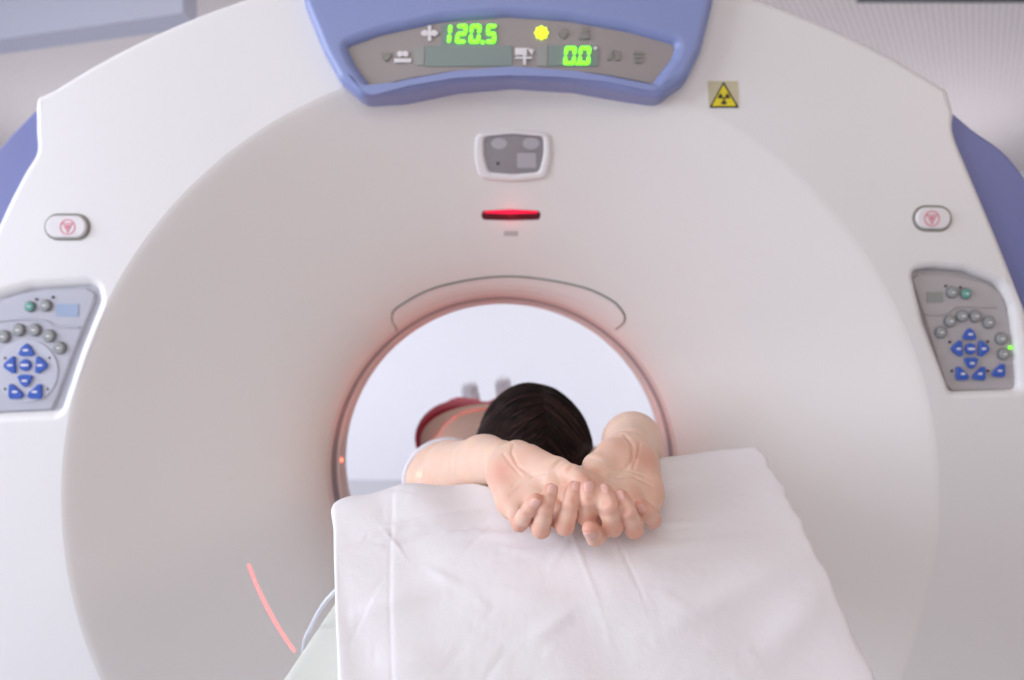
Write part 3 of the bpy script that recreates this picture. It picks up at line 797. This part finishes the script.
# trunk and legs
flat_z = ((0, 0, 1), .64)
def trunk(fd, g=0.0, legs=True, top=True, hips=True):
    if top:
        add(fd, (.018, 1.33, 1.022), (.0, 1.46, 1.02), .135+g, .142+g, .05, flat_z, .05)
        add(fd, (-.01, 1.46, 1.02), (-.05, 1.64, 1.008), .140+g, .118+g, .05, flat_z, .05)
        for sx in (-.072, .058): addell(fd, (sx+.0, 1.415, 1.072), (.055+g, .06+g, .035+g), .03)
    if hips:
        add(fd, (-.055, 1.66, 1.01), (-.075, 1.80, 1.012), .128+g, .158+g, .05, ((0, 0, 1), .56), .05)
    if legs:
        for hx, kx, ax in ((-.155, -.165, -.160), (.005, -.03, -.035)):
            add(fd, (hx, 1.82, 1.01), (kx, 2.20, 1.012), .082+g, .057+g, .03)
            add(fd, (kx, 2.20, 1.01), (ax, 2.36, .995), .055+g, .052+g, .03)
            add(fd, (ax, 2.36, .993), (ax, 2.57, .985), .052+g, .036+g*1.8, .03)
trunk(B)
# feet
for ax in (-.160, -.035):
    add(B, (ax, 2.60, .968), (ax, 2.645, 1.085), .034, .026, .02, None)
    add(B, (ax, 2.57, .985), (ax, 2.60, .97), .036, .034, .02)
# shoulders, neck, head
for h in (HL, HR):
    s = h['shoulder']; add(B, (s.x*.35+.012, 1.31, 1.03), s+Vector((0, .02, 0)), .062, .056, .04)
    e = h['elbow']; add(B, s, s.lerp(e, .5)+Vector((0, 0, -.004)), .060, .043, .035)
    add(B, s.lerp(e, .5)+Vector((0, 0, -.004)), e, .041, .036, .02)
    w = h['wrist']; f = h['fore']
    add(B, e, f, .0375, .033, .02); add(B, f, f.lerp(w, .65), .033, .0255, .012)
addell(B, (-.117, 1.228, 1.012), (.073, .05, .073), .02); addell(B, (.150, 1.235, 1.0), (.062, .05, .060), .02)
add(B, (.036, 1.25, 1.05), (.022, 1.34, 1.035), .050, .062, .04)
HC0 = np.array((.037, 1.160, 1.105)); TH = math.radians(28)
RT = np.array([[1, 0, 0], [0, math.cos(TH), math.sin(TH)], [0, -math.sin(TH), math.cos(TH)]])
HRR = [tuple(RT[:, i]) for i in range(3)]          # the head's own axes, chin tucked towards the chest
def hp(*p): return tuple(HC0+RT@(np.array(p)-HC0))
addell(B, (.037, 1.165, 1.105), (.076, .098, .088), .02)                    # skull
addell(B, hp(.037, 1.215, 1.135), (.056, .066, .058), .03, HRR)              # jaw and face
addell(B, hp(.037, 1.262, 1.150), (.022, .020, .022), .02, HRR)              # chin
add(B, hp(.037, 1.178, 1.190), hp(.037, 1.212, 1.204), .007, .010, .010)     # nose
for s in (-1, 1):
    addell(B, hp(.037+s*.030, 1.178, 1.192), (.017, .012, .010), .012, HRR, sub=True)
    addell(B, hp(.037+s*.030, 1.178, 1.180), (.013, .0115, .0115), .003, HRR)     # closed lids
    addell(B, hp(.037+s*.076, 1.178, 1.095), (.009, .028, .019), .008, HRR)       # ears
    add(B, hp(.037+s*.013, 1.163, 1.190), hp(.037+s*.045, 1.165, 1.178), .005, .004, .008)
    addell(B, hp(.037+s*.011, 1.212, 1.197), (.007, .007, .006), .005, HRR)
add(B, hp(.020, 1.234, 1.187), hp(.054, 1.234, 1.187), .0055, .0055, .004); add(B, hp(.024, 1.243, 1.184), hp(.050, 1.243, 1.184), .006, .006, .004)

def V3(v): return np.array((v.x, v.y, v.z))
nails = []
def hand(h, mirror):
    w, mc, th = h['wrist'], h['mcp'], h['thumb']
    n = (mc[0]-w).cross(mc[3]-w).normalized()
    if n.z < 0: n = -n                                # out of the palm
    pts = [w]+mc+h['pip']+h['dip']+h['tip']+th
    lo = np.min([V3(p) for p in pts], 0)-.03; hi = np.max([V3(p) for p in pts], 0)+.03
    sl, x, y, z = B.block(lo, hi); shp = np.broadcast_shapes(x.shape, y.shape, z.shape)
    palm = np.full(shp, .05, np.float32)
    ax = (mc[1]-w).normalized(); side = n.cross(ax).normalized()
    if side.dot(mc[0]-mc[3]) < 0: side = -side        # towards the thumb
    # carpus and metacarpals
    wr = w+side*.008; wu = w-side*.010
    palm = smin(palm, capd(x, y, z, V3(wr), V3(wr+ax*.012), .0195, .0165), .008)
    palm = smin(palm, capd(x, y, z, V3(wu), V3(wu+ax*.012), .0178, .0165), .010)
    for i, r1 in enumerate((.0118, .0122, .0118, .0110)):
        st_ = w+side*(.013-.0095*i)+ax*.012-n*.002
        palm = smin(palm, capd(x, y, z, V3(st_), V3(mc[i]-n*.001), .0150, r1), .010)
    palm = smin(palm, capd(x, y, z, V3(w-side*.015+ax*.018+n*.003), V3(mc[3]-side*.000+n*.001-ax*.01), .0140, .0112), .018)   # hypothenar
    for i in range(3):
        c = mc[i].lerp(mc[i+1], .5)+n*.003-ax*.004; palm = smin(palm, capd(x, y, z, V3(c), V3(c-ax*.004), .0085, .0085), .006)
    palm = smin(palm, capd(x, y, z, V3(th[0]+n*.000-side*.004), V3(th[1]-side*.001), .0165, .0122), .016)                        # thenar
    palm = smin(palm, capd(x, y, z, V3(th[0]-side*.008+ax*.010), V3(th[1]-side*.010+ax*.004), .0130, .0100), .010)
    palm = smin(palm, capd(x, y, z, V3(w+ax*.026+n*.001), V3(mc[1].lerp(mc[2], .5)-ax*.012+n*.000), .0145, .0120), .012)
    palm = smin(palm, capd(x, y, z, V3(w+ax*.008+n*.003), V3(w+ax*.032+n*.0025), .0158, .0150), .014)
    # web towards the index
    palm = smin(palm, capd(x, y, z, V3(th[1]-side*.004-n*.004), V3(mc[0]-ax*.018), .0080, .0100), .012)
    # creases of the palm
    def cut(p, q, r, dep, k=.003):
        nonlocal palm
        d = capd(x, y, z, V3(p+n*dep), V3(q+n*dep), r, r); palm = -smin(-palm, d, k)
    c0 = w+ax*.004+side*.004
    top = lambda t, s_: w+ax*t+side*s_
    def surf_cut(pts, r=.0011):
        """carve along points dropped on the palm's surface"""
        nonlocal palm
        out = []
        gx, gy, gz = x.ravel(), y.ravel(), z.ravel()
        for p in pts:
            q = p+n*.04
            for _ in range(60):
                i_, j_, k_ = [min(len(g)-1, max(0, int(np.searchsorted(g, c)))) for g, c in zip((gx, gy, gz), q)]
                d = palm[i_, j_, k_]
                if d < .0004: break
                q = q-n*max(.0005, d*.7)
            out.append(q)
        for a, b in zip(out, out[1:]):
            d = capd(x, y, z, V3(a), V3(b), r, r); palm = -smin(-palm, d, .0026)
    surf_cut([top(.004, .010), top(.020, .001), top(.042, -.003), top(.060, .003), top(.070, .014)], .0010)    # life line
    surf_cut([top(.064, -.026), top(.062, -.010), top(.070, .008)], .0007)
    surf_cut([top(.055, -.018), top(.056, .004), top(.062, .018)], .0005)
    surf_cut([top(.000, -.020), top(-.001, .0), top(.000, .018)], .0004)
    surf_cut([top(.010, -.006), top(.030, -.007), top(.052, -.006)], .0004)
    res = palm.copy(); fing = []
    for i in range(4):
        r = FR[i]; a, b, c, d = mc[i], h['pip'][i], h['dip'][i], h['tip'][i]
        prox = capd(x, y, z, V3(a), V3(b), r[0]*1.04, r[1]); mid_ = a.lerp(b, .5)
        prox = smin(prox, capd(x, y, z, V3(a.lerp(b, .3)), V3(a.lerp(b, .68)), r[1]*1.09, r[1]*1.06), .004)
        joint = capd(x, y, z, V3(b), V3(b), r[1]*1.04, r[1]*1.04)
        cm = b.lerp(c, .5)
        mid = smin(capd(x, y, z, V3(b), V3(c), r[1]*.98, r[2]*.98), capd(x, y, z, V3(cm), V3(cm), r[1]*.98, r[1]*.98), .004)
        dis = capd(x, y, z, V3(c), V3(d), r[2], r[3])
        pad_ = c.lerp(d, .6); bn = ((c-b).normalized()+(d-c).normalized()).normalized()
        fdir = (d-c).normalized(); toward = (a-b).normalized(); toward = (toward-fdir*toward.dot(fdir)).normalized()
        dis = smin(dis, capd(x, y, z, V3(pad_+toward*.0012), V3(pad_+toward*.0012), r[3]*1.02, r[3]*1.02), .003)
        f_ = smin(smin(smin(prox, joint, .003), mid, .0035), dis, .003)
        # joint creases on the back of the finger
        for q, rr, dirn in ((c, r[2], fdir),):
            back = -toward
            for o_ in (-.0013, .0013):
                pc = q+dirn*o_+back*rr*1.06; sd = dirn.cross(back).normalized()
                g_ = capd(x, y, z, V3(pc-sd*.003), V3(pc+sd*.003), .0010, .0010); f_ = -smin(-f_, g_, .0014)
        # nail bed: a shallow step
        cand = smin(palm, prox, .007); fing.append(np.minimum(cand, f_))
        nails.append((c, d, -toward, r[3]))
    t = th; tr = (.0118, .0098, .0088)
    tb = smin(capd(x, y, z, V3(t[1]), V3(t[2]), tr[0], tr[1]), capd(x, y, z, V3(t[2]), V3(t[3]), tr[1], tr[2]*.85), .003)
    tp = t[2].lerp(t[3], .55); tb = smin(tb, capd(x, y, z, V3(tp), V3(tp), tr[2]*1.05, tr[2]*1.05), .004)
    q = t[1].lerp(t[2], .12); dirn = (t[2]-t[1]).normalized()
    tb = smin(palm, tb, .006) if True else tb
    for q, rr in ((t[1].lerp(t[2], .25), tr[0]), (t[2], tr[1])):
        pc = q+n*rr*1.0; sd = dirn.cross(n).normalized(); g_ = capd(x, y, z, V3(pc-sd*.009), V3(pc+sd*.007), .0019, .0015); tb = -smin(-tb, g_, .003)
    res = tb
    for f_ in fing: res = np.minimum(res, f_)
    B.D[sl] = smin(B.D[sl], res, .010)
    return n, ax, side
fL = hand(HL, 1); fR = hand(HR, -1)

B.D = np.maximum(B.D, .9322-Zx[None, None, :]).astype(np.float32)
Vb, Fb = surface_nets(B)
def flush(V):
    out = np.zeros(len(V))
    def bump(p, r, s):
        d2 = ((V-np.array(p))**2).sum(1); return s*np.exp(-d2/r**2)
    for h in (HL, HR):
        for i in range(4):
            out = np.maximum(out, bump(h['tip'][i], .011, .85)); out = np.maximum(out, bump(h['pip'][i], .014, .75)); out = np.maximum(out, bump(h['dip'][i], .010, .65))
            out = np.maximum(out, bump(h['mcp'][i], .018, .55))
        out = np.maximum(out, bump(h['thumb'][3], .014, .6)); out = np.maximum(out, bump(h['thumb'][2], .012, .4))
    nL, aL, sL = fL; out = np.maximum(out, bump(HL['wrist']+aL*.03-sL*.018+nL*.015, .022, .6))
    nR, aR, sR = fR; out = np.maximum(out, bump(HR['wrist']+aR*.03-sR*.018+nR*.015, .022, .55))
    out = np.maximum(out, bump(HL['wrist']+aL*.03+sL*.01+nL*.015, .02, .3)); out = np.maximum(out, bump(HR['wrist']+aR*.03+sR*.01+nR*.015, .02, .35))
    out = np.maximum(out, bump(HR['elbow'], .04, .12))
    return out
person = empty('person', (0, 1.6, .93), 'woman lying on her back in the scanner, arms overhead, palms up and fingers curled together', 'person')
body = mesh_obj('body', Vb, Fb, M['skin'], person, attrs={'flush': flush(Vb)})

# fingernails: small curved plates on the backs of the fingertips
def nail(c, d, back, r, w=.0046, ln=.0052):
    f = (d-c).normalized(); back = (back-f*back.dot(f)).normalized(); sd = f.cross(back).normalized(); V, Fc = [], []; n, m = 8, 7
    for i in range(n+1):
        u = -1+2*i/n
        for j in range(m+1):
            v = j/m; ww = w*(1-.12*abs(v-.5)*2)*(1-.35*max(0, v-.75)*2); a = u*ww/r*.98
            vv = -ln*.75+ln*1.75*v*(1-.12*u*u)
            bulge = r*1.02+.00045
            taper = (1-.10*max(0, v-.6)/.4)
            V.append(d+f*vv+(back*math.cos(a)*taper+sd*math.sin(a))*bulge)
    for i in range(n):
        for j in range(m): k = i*(m+1)+j; Fc.append((k, k+1, k+m+2, k+m+1))
    k0 = len(V)
    for p in list(V): V.append(p-back*.0009)
    Fc2 = [tuple(q+k0 for q in f_[::-1]) for f_ in Fc]
    rim = [i*(m+1) for i in range(n+1)]+[n*(m+1)+j for j in range(1, m+1)]+[i*(m+1)+m for i in range(n-1, -1, -1)]+[j for j in range(m-1, 0, -1)]
    Fc3 = [(rim[i], rim[(i+1) % len(rim)], rim[(i+1) % len(rim)]+k0, rim[i]+k0) for i in range(len(rim))]
    return mesh_obj('fingernail', V, Fc+Fc2+Fc3, M['nail'], person, sharp=60)
for i, (c, d, bk, r) in enumerate(nails): nail(c, d, bk, r, w=.0053 if i % 4 != 3 else .0045)

# clothes -----------------------------------------------------------
Cx = axis([(-.30, .26, .006)]); Cy = axis([(1.20, 1.86, .007)]); Cz = axis([(.90, 1.16, .005)])
S = Field(Cx, Cy, Cz); trunk(S, .010, legs=False)
s_, x, y, z = S.block((-1, 0, 0), (1, 3, 3))
add(S, (-.06, 1.27, 1.03), (.09, 1.27, 1.025), .063, .063, .03)
cut = np.maximum(S.D, 1.245-y+0*x); cut = np.maximum(cut, y-1.79+0*x)
S.D = np.maximum(cut, -(elld(x, y, z, (.03, 1.235, 1.07), (.068, .055, .08)))).astype(np.float32)
S.D = np.maximum(S.D, .9315-Cz[None, None, :]).astype(np.float32)
Vs, Fs = surface_nets(S); shirt = mesh_obj('sleeveless_top', Vs, Fs, M['shirt'], person)
Ty = axis([(1.60, 2.62, .009)]); Tr = Field(Cx, Ty, Cz); trunk(Tr, .012, top=False)
for ax in (-.145, -.035): add(Tr, (ax, 2.38, .995), (ax, 2.57, .995), .052, .056, .02)
s_, x, y, z = Tr.block((-1, 0, 0), (1, 3, 3)); Tr.D = np.maximum(Tr.D, np.maximum(1.76-y+0*x, y-2.565+0*x)).astype(np.float32)
Tr.D = np.maximum(Tr.D, .9315-Cz[None, None, :]).astype(np.float32)
Vt, Ft = surface_nets(Tr); mesh_obj('trousers', Vt, Ft, M['red'], person)
def ring(name, c, nrm, r, rt, m, sq=1.0):
    n = Vector(nrm).normalized(); a = n.orthogonal().normalized(); b = n.cross(a)
    a = Vector((1, 0, 0)); a = (a-n*a.dot(n)).normalized(); b = n.cross(a)
    return tube(name, [Vector(c)+a*r*math.cos(q)+b*r*sq*math.sin(q) for q in [2*math.pi*i/48 for i in range(48)]], rt, m, person, seg=8, closed=True)
ring('armhole_trim', (-.117, 1.238, 1.014), (-.1, 1, .0), .0775, .0045, M['trim'], .97)
ring('armhole_trim', (.150, 1.245, 1.006), (.1, 1, .0), .066, .0045, M['trim'])
# shoes
for k, ax in enumerate((-.160, -.030)):
    dz = .0 if k == 0 else .018
    Q = Field(axis([(ax-.07, ax+.07, .004)]), axis([(2.50, 2.80, .004)]), axis([(.90, 1.19, .004)]))
    add(Q, (ax, 2.60, .968), (ax-.003, 2.640, 1.082+dz), .042, .027, .02, ((1, 0, 0), .92), .04)
    addell(Q, (ax-.003, 2.642, 1.078+dz), (.030, .026, .032), .02)
    add(Q, (ax, 2.56, .985), (ax, 2.60, .975), .046, .044, .02)
    s_, x, y, z = Q.block((-1, 0, 0), (1, 3, 3)); Q.D = np.maximum(Q.D, 2.545-y+0*x).astype(np.float32)
    Q.D = np.maximum(Q.D, .932-Q.ax[2][None, None, :]).astype(np.float32)
    Vq, Fq = surface_nets(Q); sh = mesh_obj('shoe', Vq, Fq, M['shoe'], person)
    pts = [(ax+.034*math.cos(a)*(1 if math.sin(a) > 0 else .85), 0, 1.020+dz/2+.083*math.sin(a)) for a in [2*math.pi*i/32 for i in range(32)]]
    fr = Frame((0, 2.668, 0), (0, -1, .30)); 
    V = []
    for off in (0, .012):
        for p in pts: V.append((p[0], 2.655+off+(p[2]-1.0)*.28, p[2]))
    n = 32; Fc = [tuple(range(n-1, -1, -1)), tuple(range(n, 2*n))]+[(i, (i+1) % n, n+(i+1) % n, n+i) for i in range(n)]
    mesh_obj('sole', V, Fc, M['sole'], sh, sharp=40)

# hair --------------------------------------------------------------
HC = np.array((.037, 1.160, 1.105)); HRD = np.array((.080, .106, .086))
Hf = Field(axis([(-.08, .16, .003)]), axis([(1.02, 1.30, .003)]), axis([(.99, 1.22, .003)]))
addell(Hf, HC, HRD+.004, .01)
addell(Hf, (.037, 1.14, 1.075), (.088, .085, .066), .03)
addell(Hf, (.090, 1.115, 1.062), (.040, .05, .038), .04)
addell(Hf, (-.005, 1.125, 1.085), (.050, .06, .055), .04)
s_, x, y, z = Hf.block((-1, 0, 0), (1, 3, 3))
facecut = elld(x, y, z, hp(.037, 1.245, 1.185), (.072, .100, .072), HRR)
Hf.D = np.maximum(Hf.D, -facecut).astype(np.float32)
Vh, Fh = surface_nets(Hf); Vh = Vh.astype(float)
# strand tubes over the cap, falling left and right of the parting
def sample(fd, V):
    idx, fr = [], []
    for k in range(3):
        a = fd.ax[k]; i = np.clip(np.searchsorted(a, V[:, k])-1, 0, len(a)-2); idx.append(i); fr.append(np.clip((V[:, k]-a[i])/(a[i+1]-a[i]), 0, 1))
    out = 0
    for a in (0, 1):
        for b in (0, 1):
            for c in (0, 1):
                out = out+fd.D[idx[0]+a, idx[1]+b, idx[2]+c]*np.where(a, fr[0], 1-fr[0])*np.where(b, fr[1], 1-fr[1])*np.where(c, fr[2], 1-fr[2])
    return out
def strands(n):
    allV, allF, sh = [], [], []; seg = 18; base = 0
    for i in range(n):
        left = rng.random() < .54; t = rng.random()
        # parting direction from the forehead over the crown
        ang = math.radians(118-118*t); px_ = .14+.05*t
        a = np.array((px_, -math.sin(math.pi/2-ang+math.pi/2) if False else -math.cos(ang-math.pi/2+0) if False else 0, 0))
        a = np.array((px_, -math.cos(ang) if ang < math.pi/2 else -math.cos(ang), math.sin(ang)*1.0)); a[1] = -abs(math.cos(ang)) if ang < math.pi/2 else math.cos(math.pi-ang)*1.0
        a /= np.linalg.norm(a)
        e = rng.random(); s_ = -1 if left else 1
        if left: b = np.array((-1.0+.75*t*e, .45-1.25*t*(.4+.6*e), -.25-.65*t))
        else: b = np.array((1.0-.45*t*e, .35-1.1*t*(.4+.6*e), -.35-.55*t))
        b /= np.linalg.norm(b); om = math.acos(np.clip(a@b, -1, 1)); lift = 1.045+rng.uniform(-.010, .045)*rng.random(); wv = rng.uniform(0, 6.28)
        arch = np.array((0, -.0, 1.0))
        pts = []
        for k in range(seg):
            q = k/(seg-1); d = (math.sin((1-q)*om)*a+math.sin(q*om)*b)/math.sin(om)
            d = d+arch*.20*math.sin(math.pi*q)*(1 if left else .6); d /= np.linalg.norm(d)
            r = lift*(1-.035*math.exp(-(q/.10)**2))+.004*math.sin(6*q+wv)
            p = HC+HRD*d*r
            if not left: p = p+np.array((.030, -.006, -.006))*q**1.6*(.35+.65*t)+np.array((0, 0, -.006))*math.sin(math.pi*q)
            if left: p = p+np.array((-.012, 0, -.002))*q*q
            if p[2] < 1.03: p[2] = 1.03+(p[2]-1.03)*.3
            pts.append(p)
        pts = np.array(pts); tg = np.gradient(pts, axis=0); tg /= np.linalg.norm(tg, axis=1, keepdims=True)+1e-9
        out = pts-HC; out /= np.linalg.norm(out, axis=1, keepdims=True); sd = np.cross(tg, out); sd /= np.linalg.norm(sd, axis=1, keepdims=True)+1e-9
        rr = (.0013*(1-.75*(np.arange(seg)/(seg-1))**3))[:, None]
        ringv = np.stack([pts+out*rr*.8, pts+sd*rr, pts-out*rr*.8, pts-sd*rr], 1).reshape(-1, 3)
        allV.append(ringv); sh.append(np.full(len(ringv), rng.random()**1.5))
        f = []
        for k in range(seg-1):
            for j in range(4): l = (j+1) % 4; f.append((base+k*4+j, base+k*4+l, base+k*4+4+l, base+k*4+4+j))
        allF.append(np.array(f)); base += len(ringv)
    V = np.concatenate(allV)
    for _ in range(3):                                  # keep every strand just outside the cap
        d = sample(Hf, V); o_ = V-HC; o_ /= np.linalg.norm(o_, axis=1, keepdims=True); V = V+o_*np.clip(.0006-d, 0, .03)[:, None]*(d < .04)[:, None]
    V[:, 2] = np.maximum(V[:, 2], .935)
    return V, np.concatenate(allF), np.concatenate(sh)
Vst, Fst, shs = strands(5600)
hair = mesh_obj('hair', np.concatenate([Vh, Vst]), np.concatenate([Fh, Fst+len(Vh)]), M['hair'], person, attrs={'shade': np.concatenate([np.full(len(Vh), .0), shs**1.6])})
for s in (-1, 1):
    tube('eyebrow', [hp(.037+s*(.014+.034*q), 1.1585-.004*math.sin(q*3.1), 1.1955-.012*q*q) for q in np.linspace(0, 1, 8)], .0028, M['brow'], person, seg=6, r_end=.001)
recl = None

pillow()

# ------------------------------------------------------------------ lights
def area(name, loc, target, size, power, col, sy=None, spread=180):
    l = bpy.data.lights.new(name, 'AREA'); l.energy = power; l.color = col; l.size = size; l.spread = math.radians(spread)
    if sy: l.shape = 'RECTANGLE'; l.size_y = sy
    o = bpy.data.objects.new(name, l); COL.objects.link(o); o.location = loc
    o.rotation_euler = (Vector(target)-Vector(loc)).to_track_quat('-Z', 'Y').to_euler(); return o
area('window_light', (-3.6, -.2, 1.9), (0, 1.1, 1.1), 2.0, 108, (.80, .87, 1.0), 1.7)
area('ceiling_light_front', (-.3, -1.3, 2.75), (.1, .6, .6), 1.8, 21, (1, .92, .85), 1.2)
area('ceiling_light_right', (2.8, -1.2, 2.7), (.3, 1.0, 1), 1.4, 21, (1, .81, .64), 1.0)
area('ceiling_light_rear', (0, 3.0, 2.70), (0, 3.3, 0), 1.3, 26, (.95, .96, 1.0), 1.0)
area('rear_wall_fill', (-4.4, 4.3, 1.1), (0, 6.2, 1.0), 1.6, 36, (.88, .90, 1.0), 1.5, 130)  # unseen area light added to brighten the back wall evenly, not a window
area('rear_wall_fill', (4.4, 4.3, 1.1), (0, 6.2, 1.0), 1.6, 46, (.90, .91, 1.0), 1.5, 130)  # its added counterpart from the right, also unseen

def laser(name, loc, p0, p1, power, width, bow=0.0):
    """a positioning laser: a lamp whose beam is a narrow fan through p0 and p1"""
    loc = Vector(loc); p0, p1 = Vector(p0), Vector(p1); mid = ((p0-loc).normalized()+(p1-loc).normalized()).normalized()
    xx = ((p1-loc).normalized()-(p0-loc).normalized()); xx = (xx-mid*xx.dot(mid)).normalized(); zz = -mid; yy = zz.cross(xx)
    half = (p0-loc).angle(mid)
    l = bpy.data.lights.new(name, 'SPOT'); l.energy = power; l.color = (1, .03, .05); l.shadow_soft_size = 0.0
    l.spot_size = min(3.0, 2*half*1.3+.05); l.spot_blend = 0
    o = bpy.data.objects.new(name, l); COL.objects.link(o)
    o.matrix_world = Matrix.Translation(loc) @ Matrix((xx, yy, zz)).transposed().to_4x4()
    l.use_nodes = True; nt = l.node_tree; em = nt.nodes['Emission']
    tc = nt.nodes.new('ShaderNodeTexCoord'); sp = nt.nodes.new('ShaderNodeSeparateXYZ'); nt.links.new(tc.outputs['Normal'], sp.inputs[0])
    def mth(op, a, b):
        m = nt.nodes.new('ShaderNodeMath'); m.operation = op
        for i, q in enumerate((a, b)):
            if q is None: continue
            if isinstance(q, (int, float)): m.inputs[i].default_value = q
            else: nt.links.new(q, m.inputs[i])
        return m.outputs[0]
    xq = mth('DIVIDE', sp.outputs['X'], sp.outputs['Z']); xa = mth('ABSOLUTE', xq, None)
    yq = mth('ADD', mth('DIVIDE', sp.outputs['Y'], sp.outputs['Z']), mth('MULTIPLY', mth('MULTIPLY', xq, xq), bow)); ya = mth('ABSOLUTE', yq, None)
    msk = mth('MULTIPLY', mth('LESS_THAN', ya, width), mth('LESS_THAN', xa, math.tan(half)))
    em.inputs['Color'].default_value = (1, .04, .05, 1)
    nt.links.new(msk, em.inputs['Strength'])
    return o
laser('positioning_laser_side', (-.62, .05, 2.0), on_cone(245, 566), P(283, 643, 1.27), 820, .0007, 2.4)
laser('positioning_laser_top', (-.09, 1.455, 1.33), (-.165, 1.405, 1.07), (.02, 1.405, 1.10), 24, .009)
laser('positioning_laser_shoulder', (-.33, 1.30, 1.22), (-.15, 1.20, 1.07), (-.155, 1.225, 1.045), 0.5, .010)
# red light of the positioning lasers, thrown from each port across the bore mouth
for sx in (1, -1):
    l = bpy.data.lights.new('laser_port_light', 'SPOT'); l.energy = 1.3; l.color = (1, .22, .16); l.shadow_soft_size = .0; l.spot_size = math.radians(150); l.spot_blend = 1
    o = bpy.data.objects.new('laser_port_light', l); COL.objects.link(o); o.location = (GX+sx*.338, 1.485, GZ+.012)
    o.rotation_euler = (Vector((-sx*.6, -.30, .35))).to_track_quat('-Z', 'Y').to_euler()
l = bpy.data.lights.new('laser_slot_glow', 'POINT'); l.energy = .012; l.color = (1, .05, .08); l.shadow_soft_size = .01
o = bpy.data.objects.new('laser_slot_glow', l); COL.objects.link(o); o.location = fl.o+fl.n*.02

w = bpy.data.worlds.new('world'); bpy.context.scene.world = w; w.use_nodes = True
w.node_tree.nodes['Background'].inputs[0].default_value = (.9, .93, 1, 1); w.node_tree.nodes['Background'].inputs[1].default_value = .4

# ------------------------------------------------------------------ camera
cam = bpy.data.cameras.new('camera'); co = bpy.data.objects.new('camera', cam); COL.objects.link(co)
cam.sensor_width = 36; cam.lens = F/1024*36; co.location = (0, 0, CZ); co.rotation_euler = (math.radians(90), 0, 0)
cam.clip_start = .05; cam.dof.use_dof = True; cam.dof.focus_distance = .65; cam.dof.aperture_fstop = 4.0
sc = bpy.context.scene; sc.camera = co
sc.view_settings.view_transform = 'Standard'; sc.view_settings.look = 'None'; sc.view_settings.gamma = 1
sc.view_settings.use_curve_mapping = False; sc.view_settings.exposure = 0.07
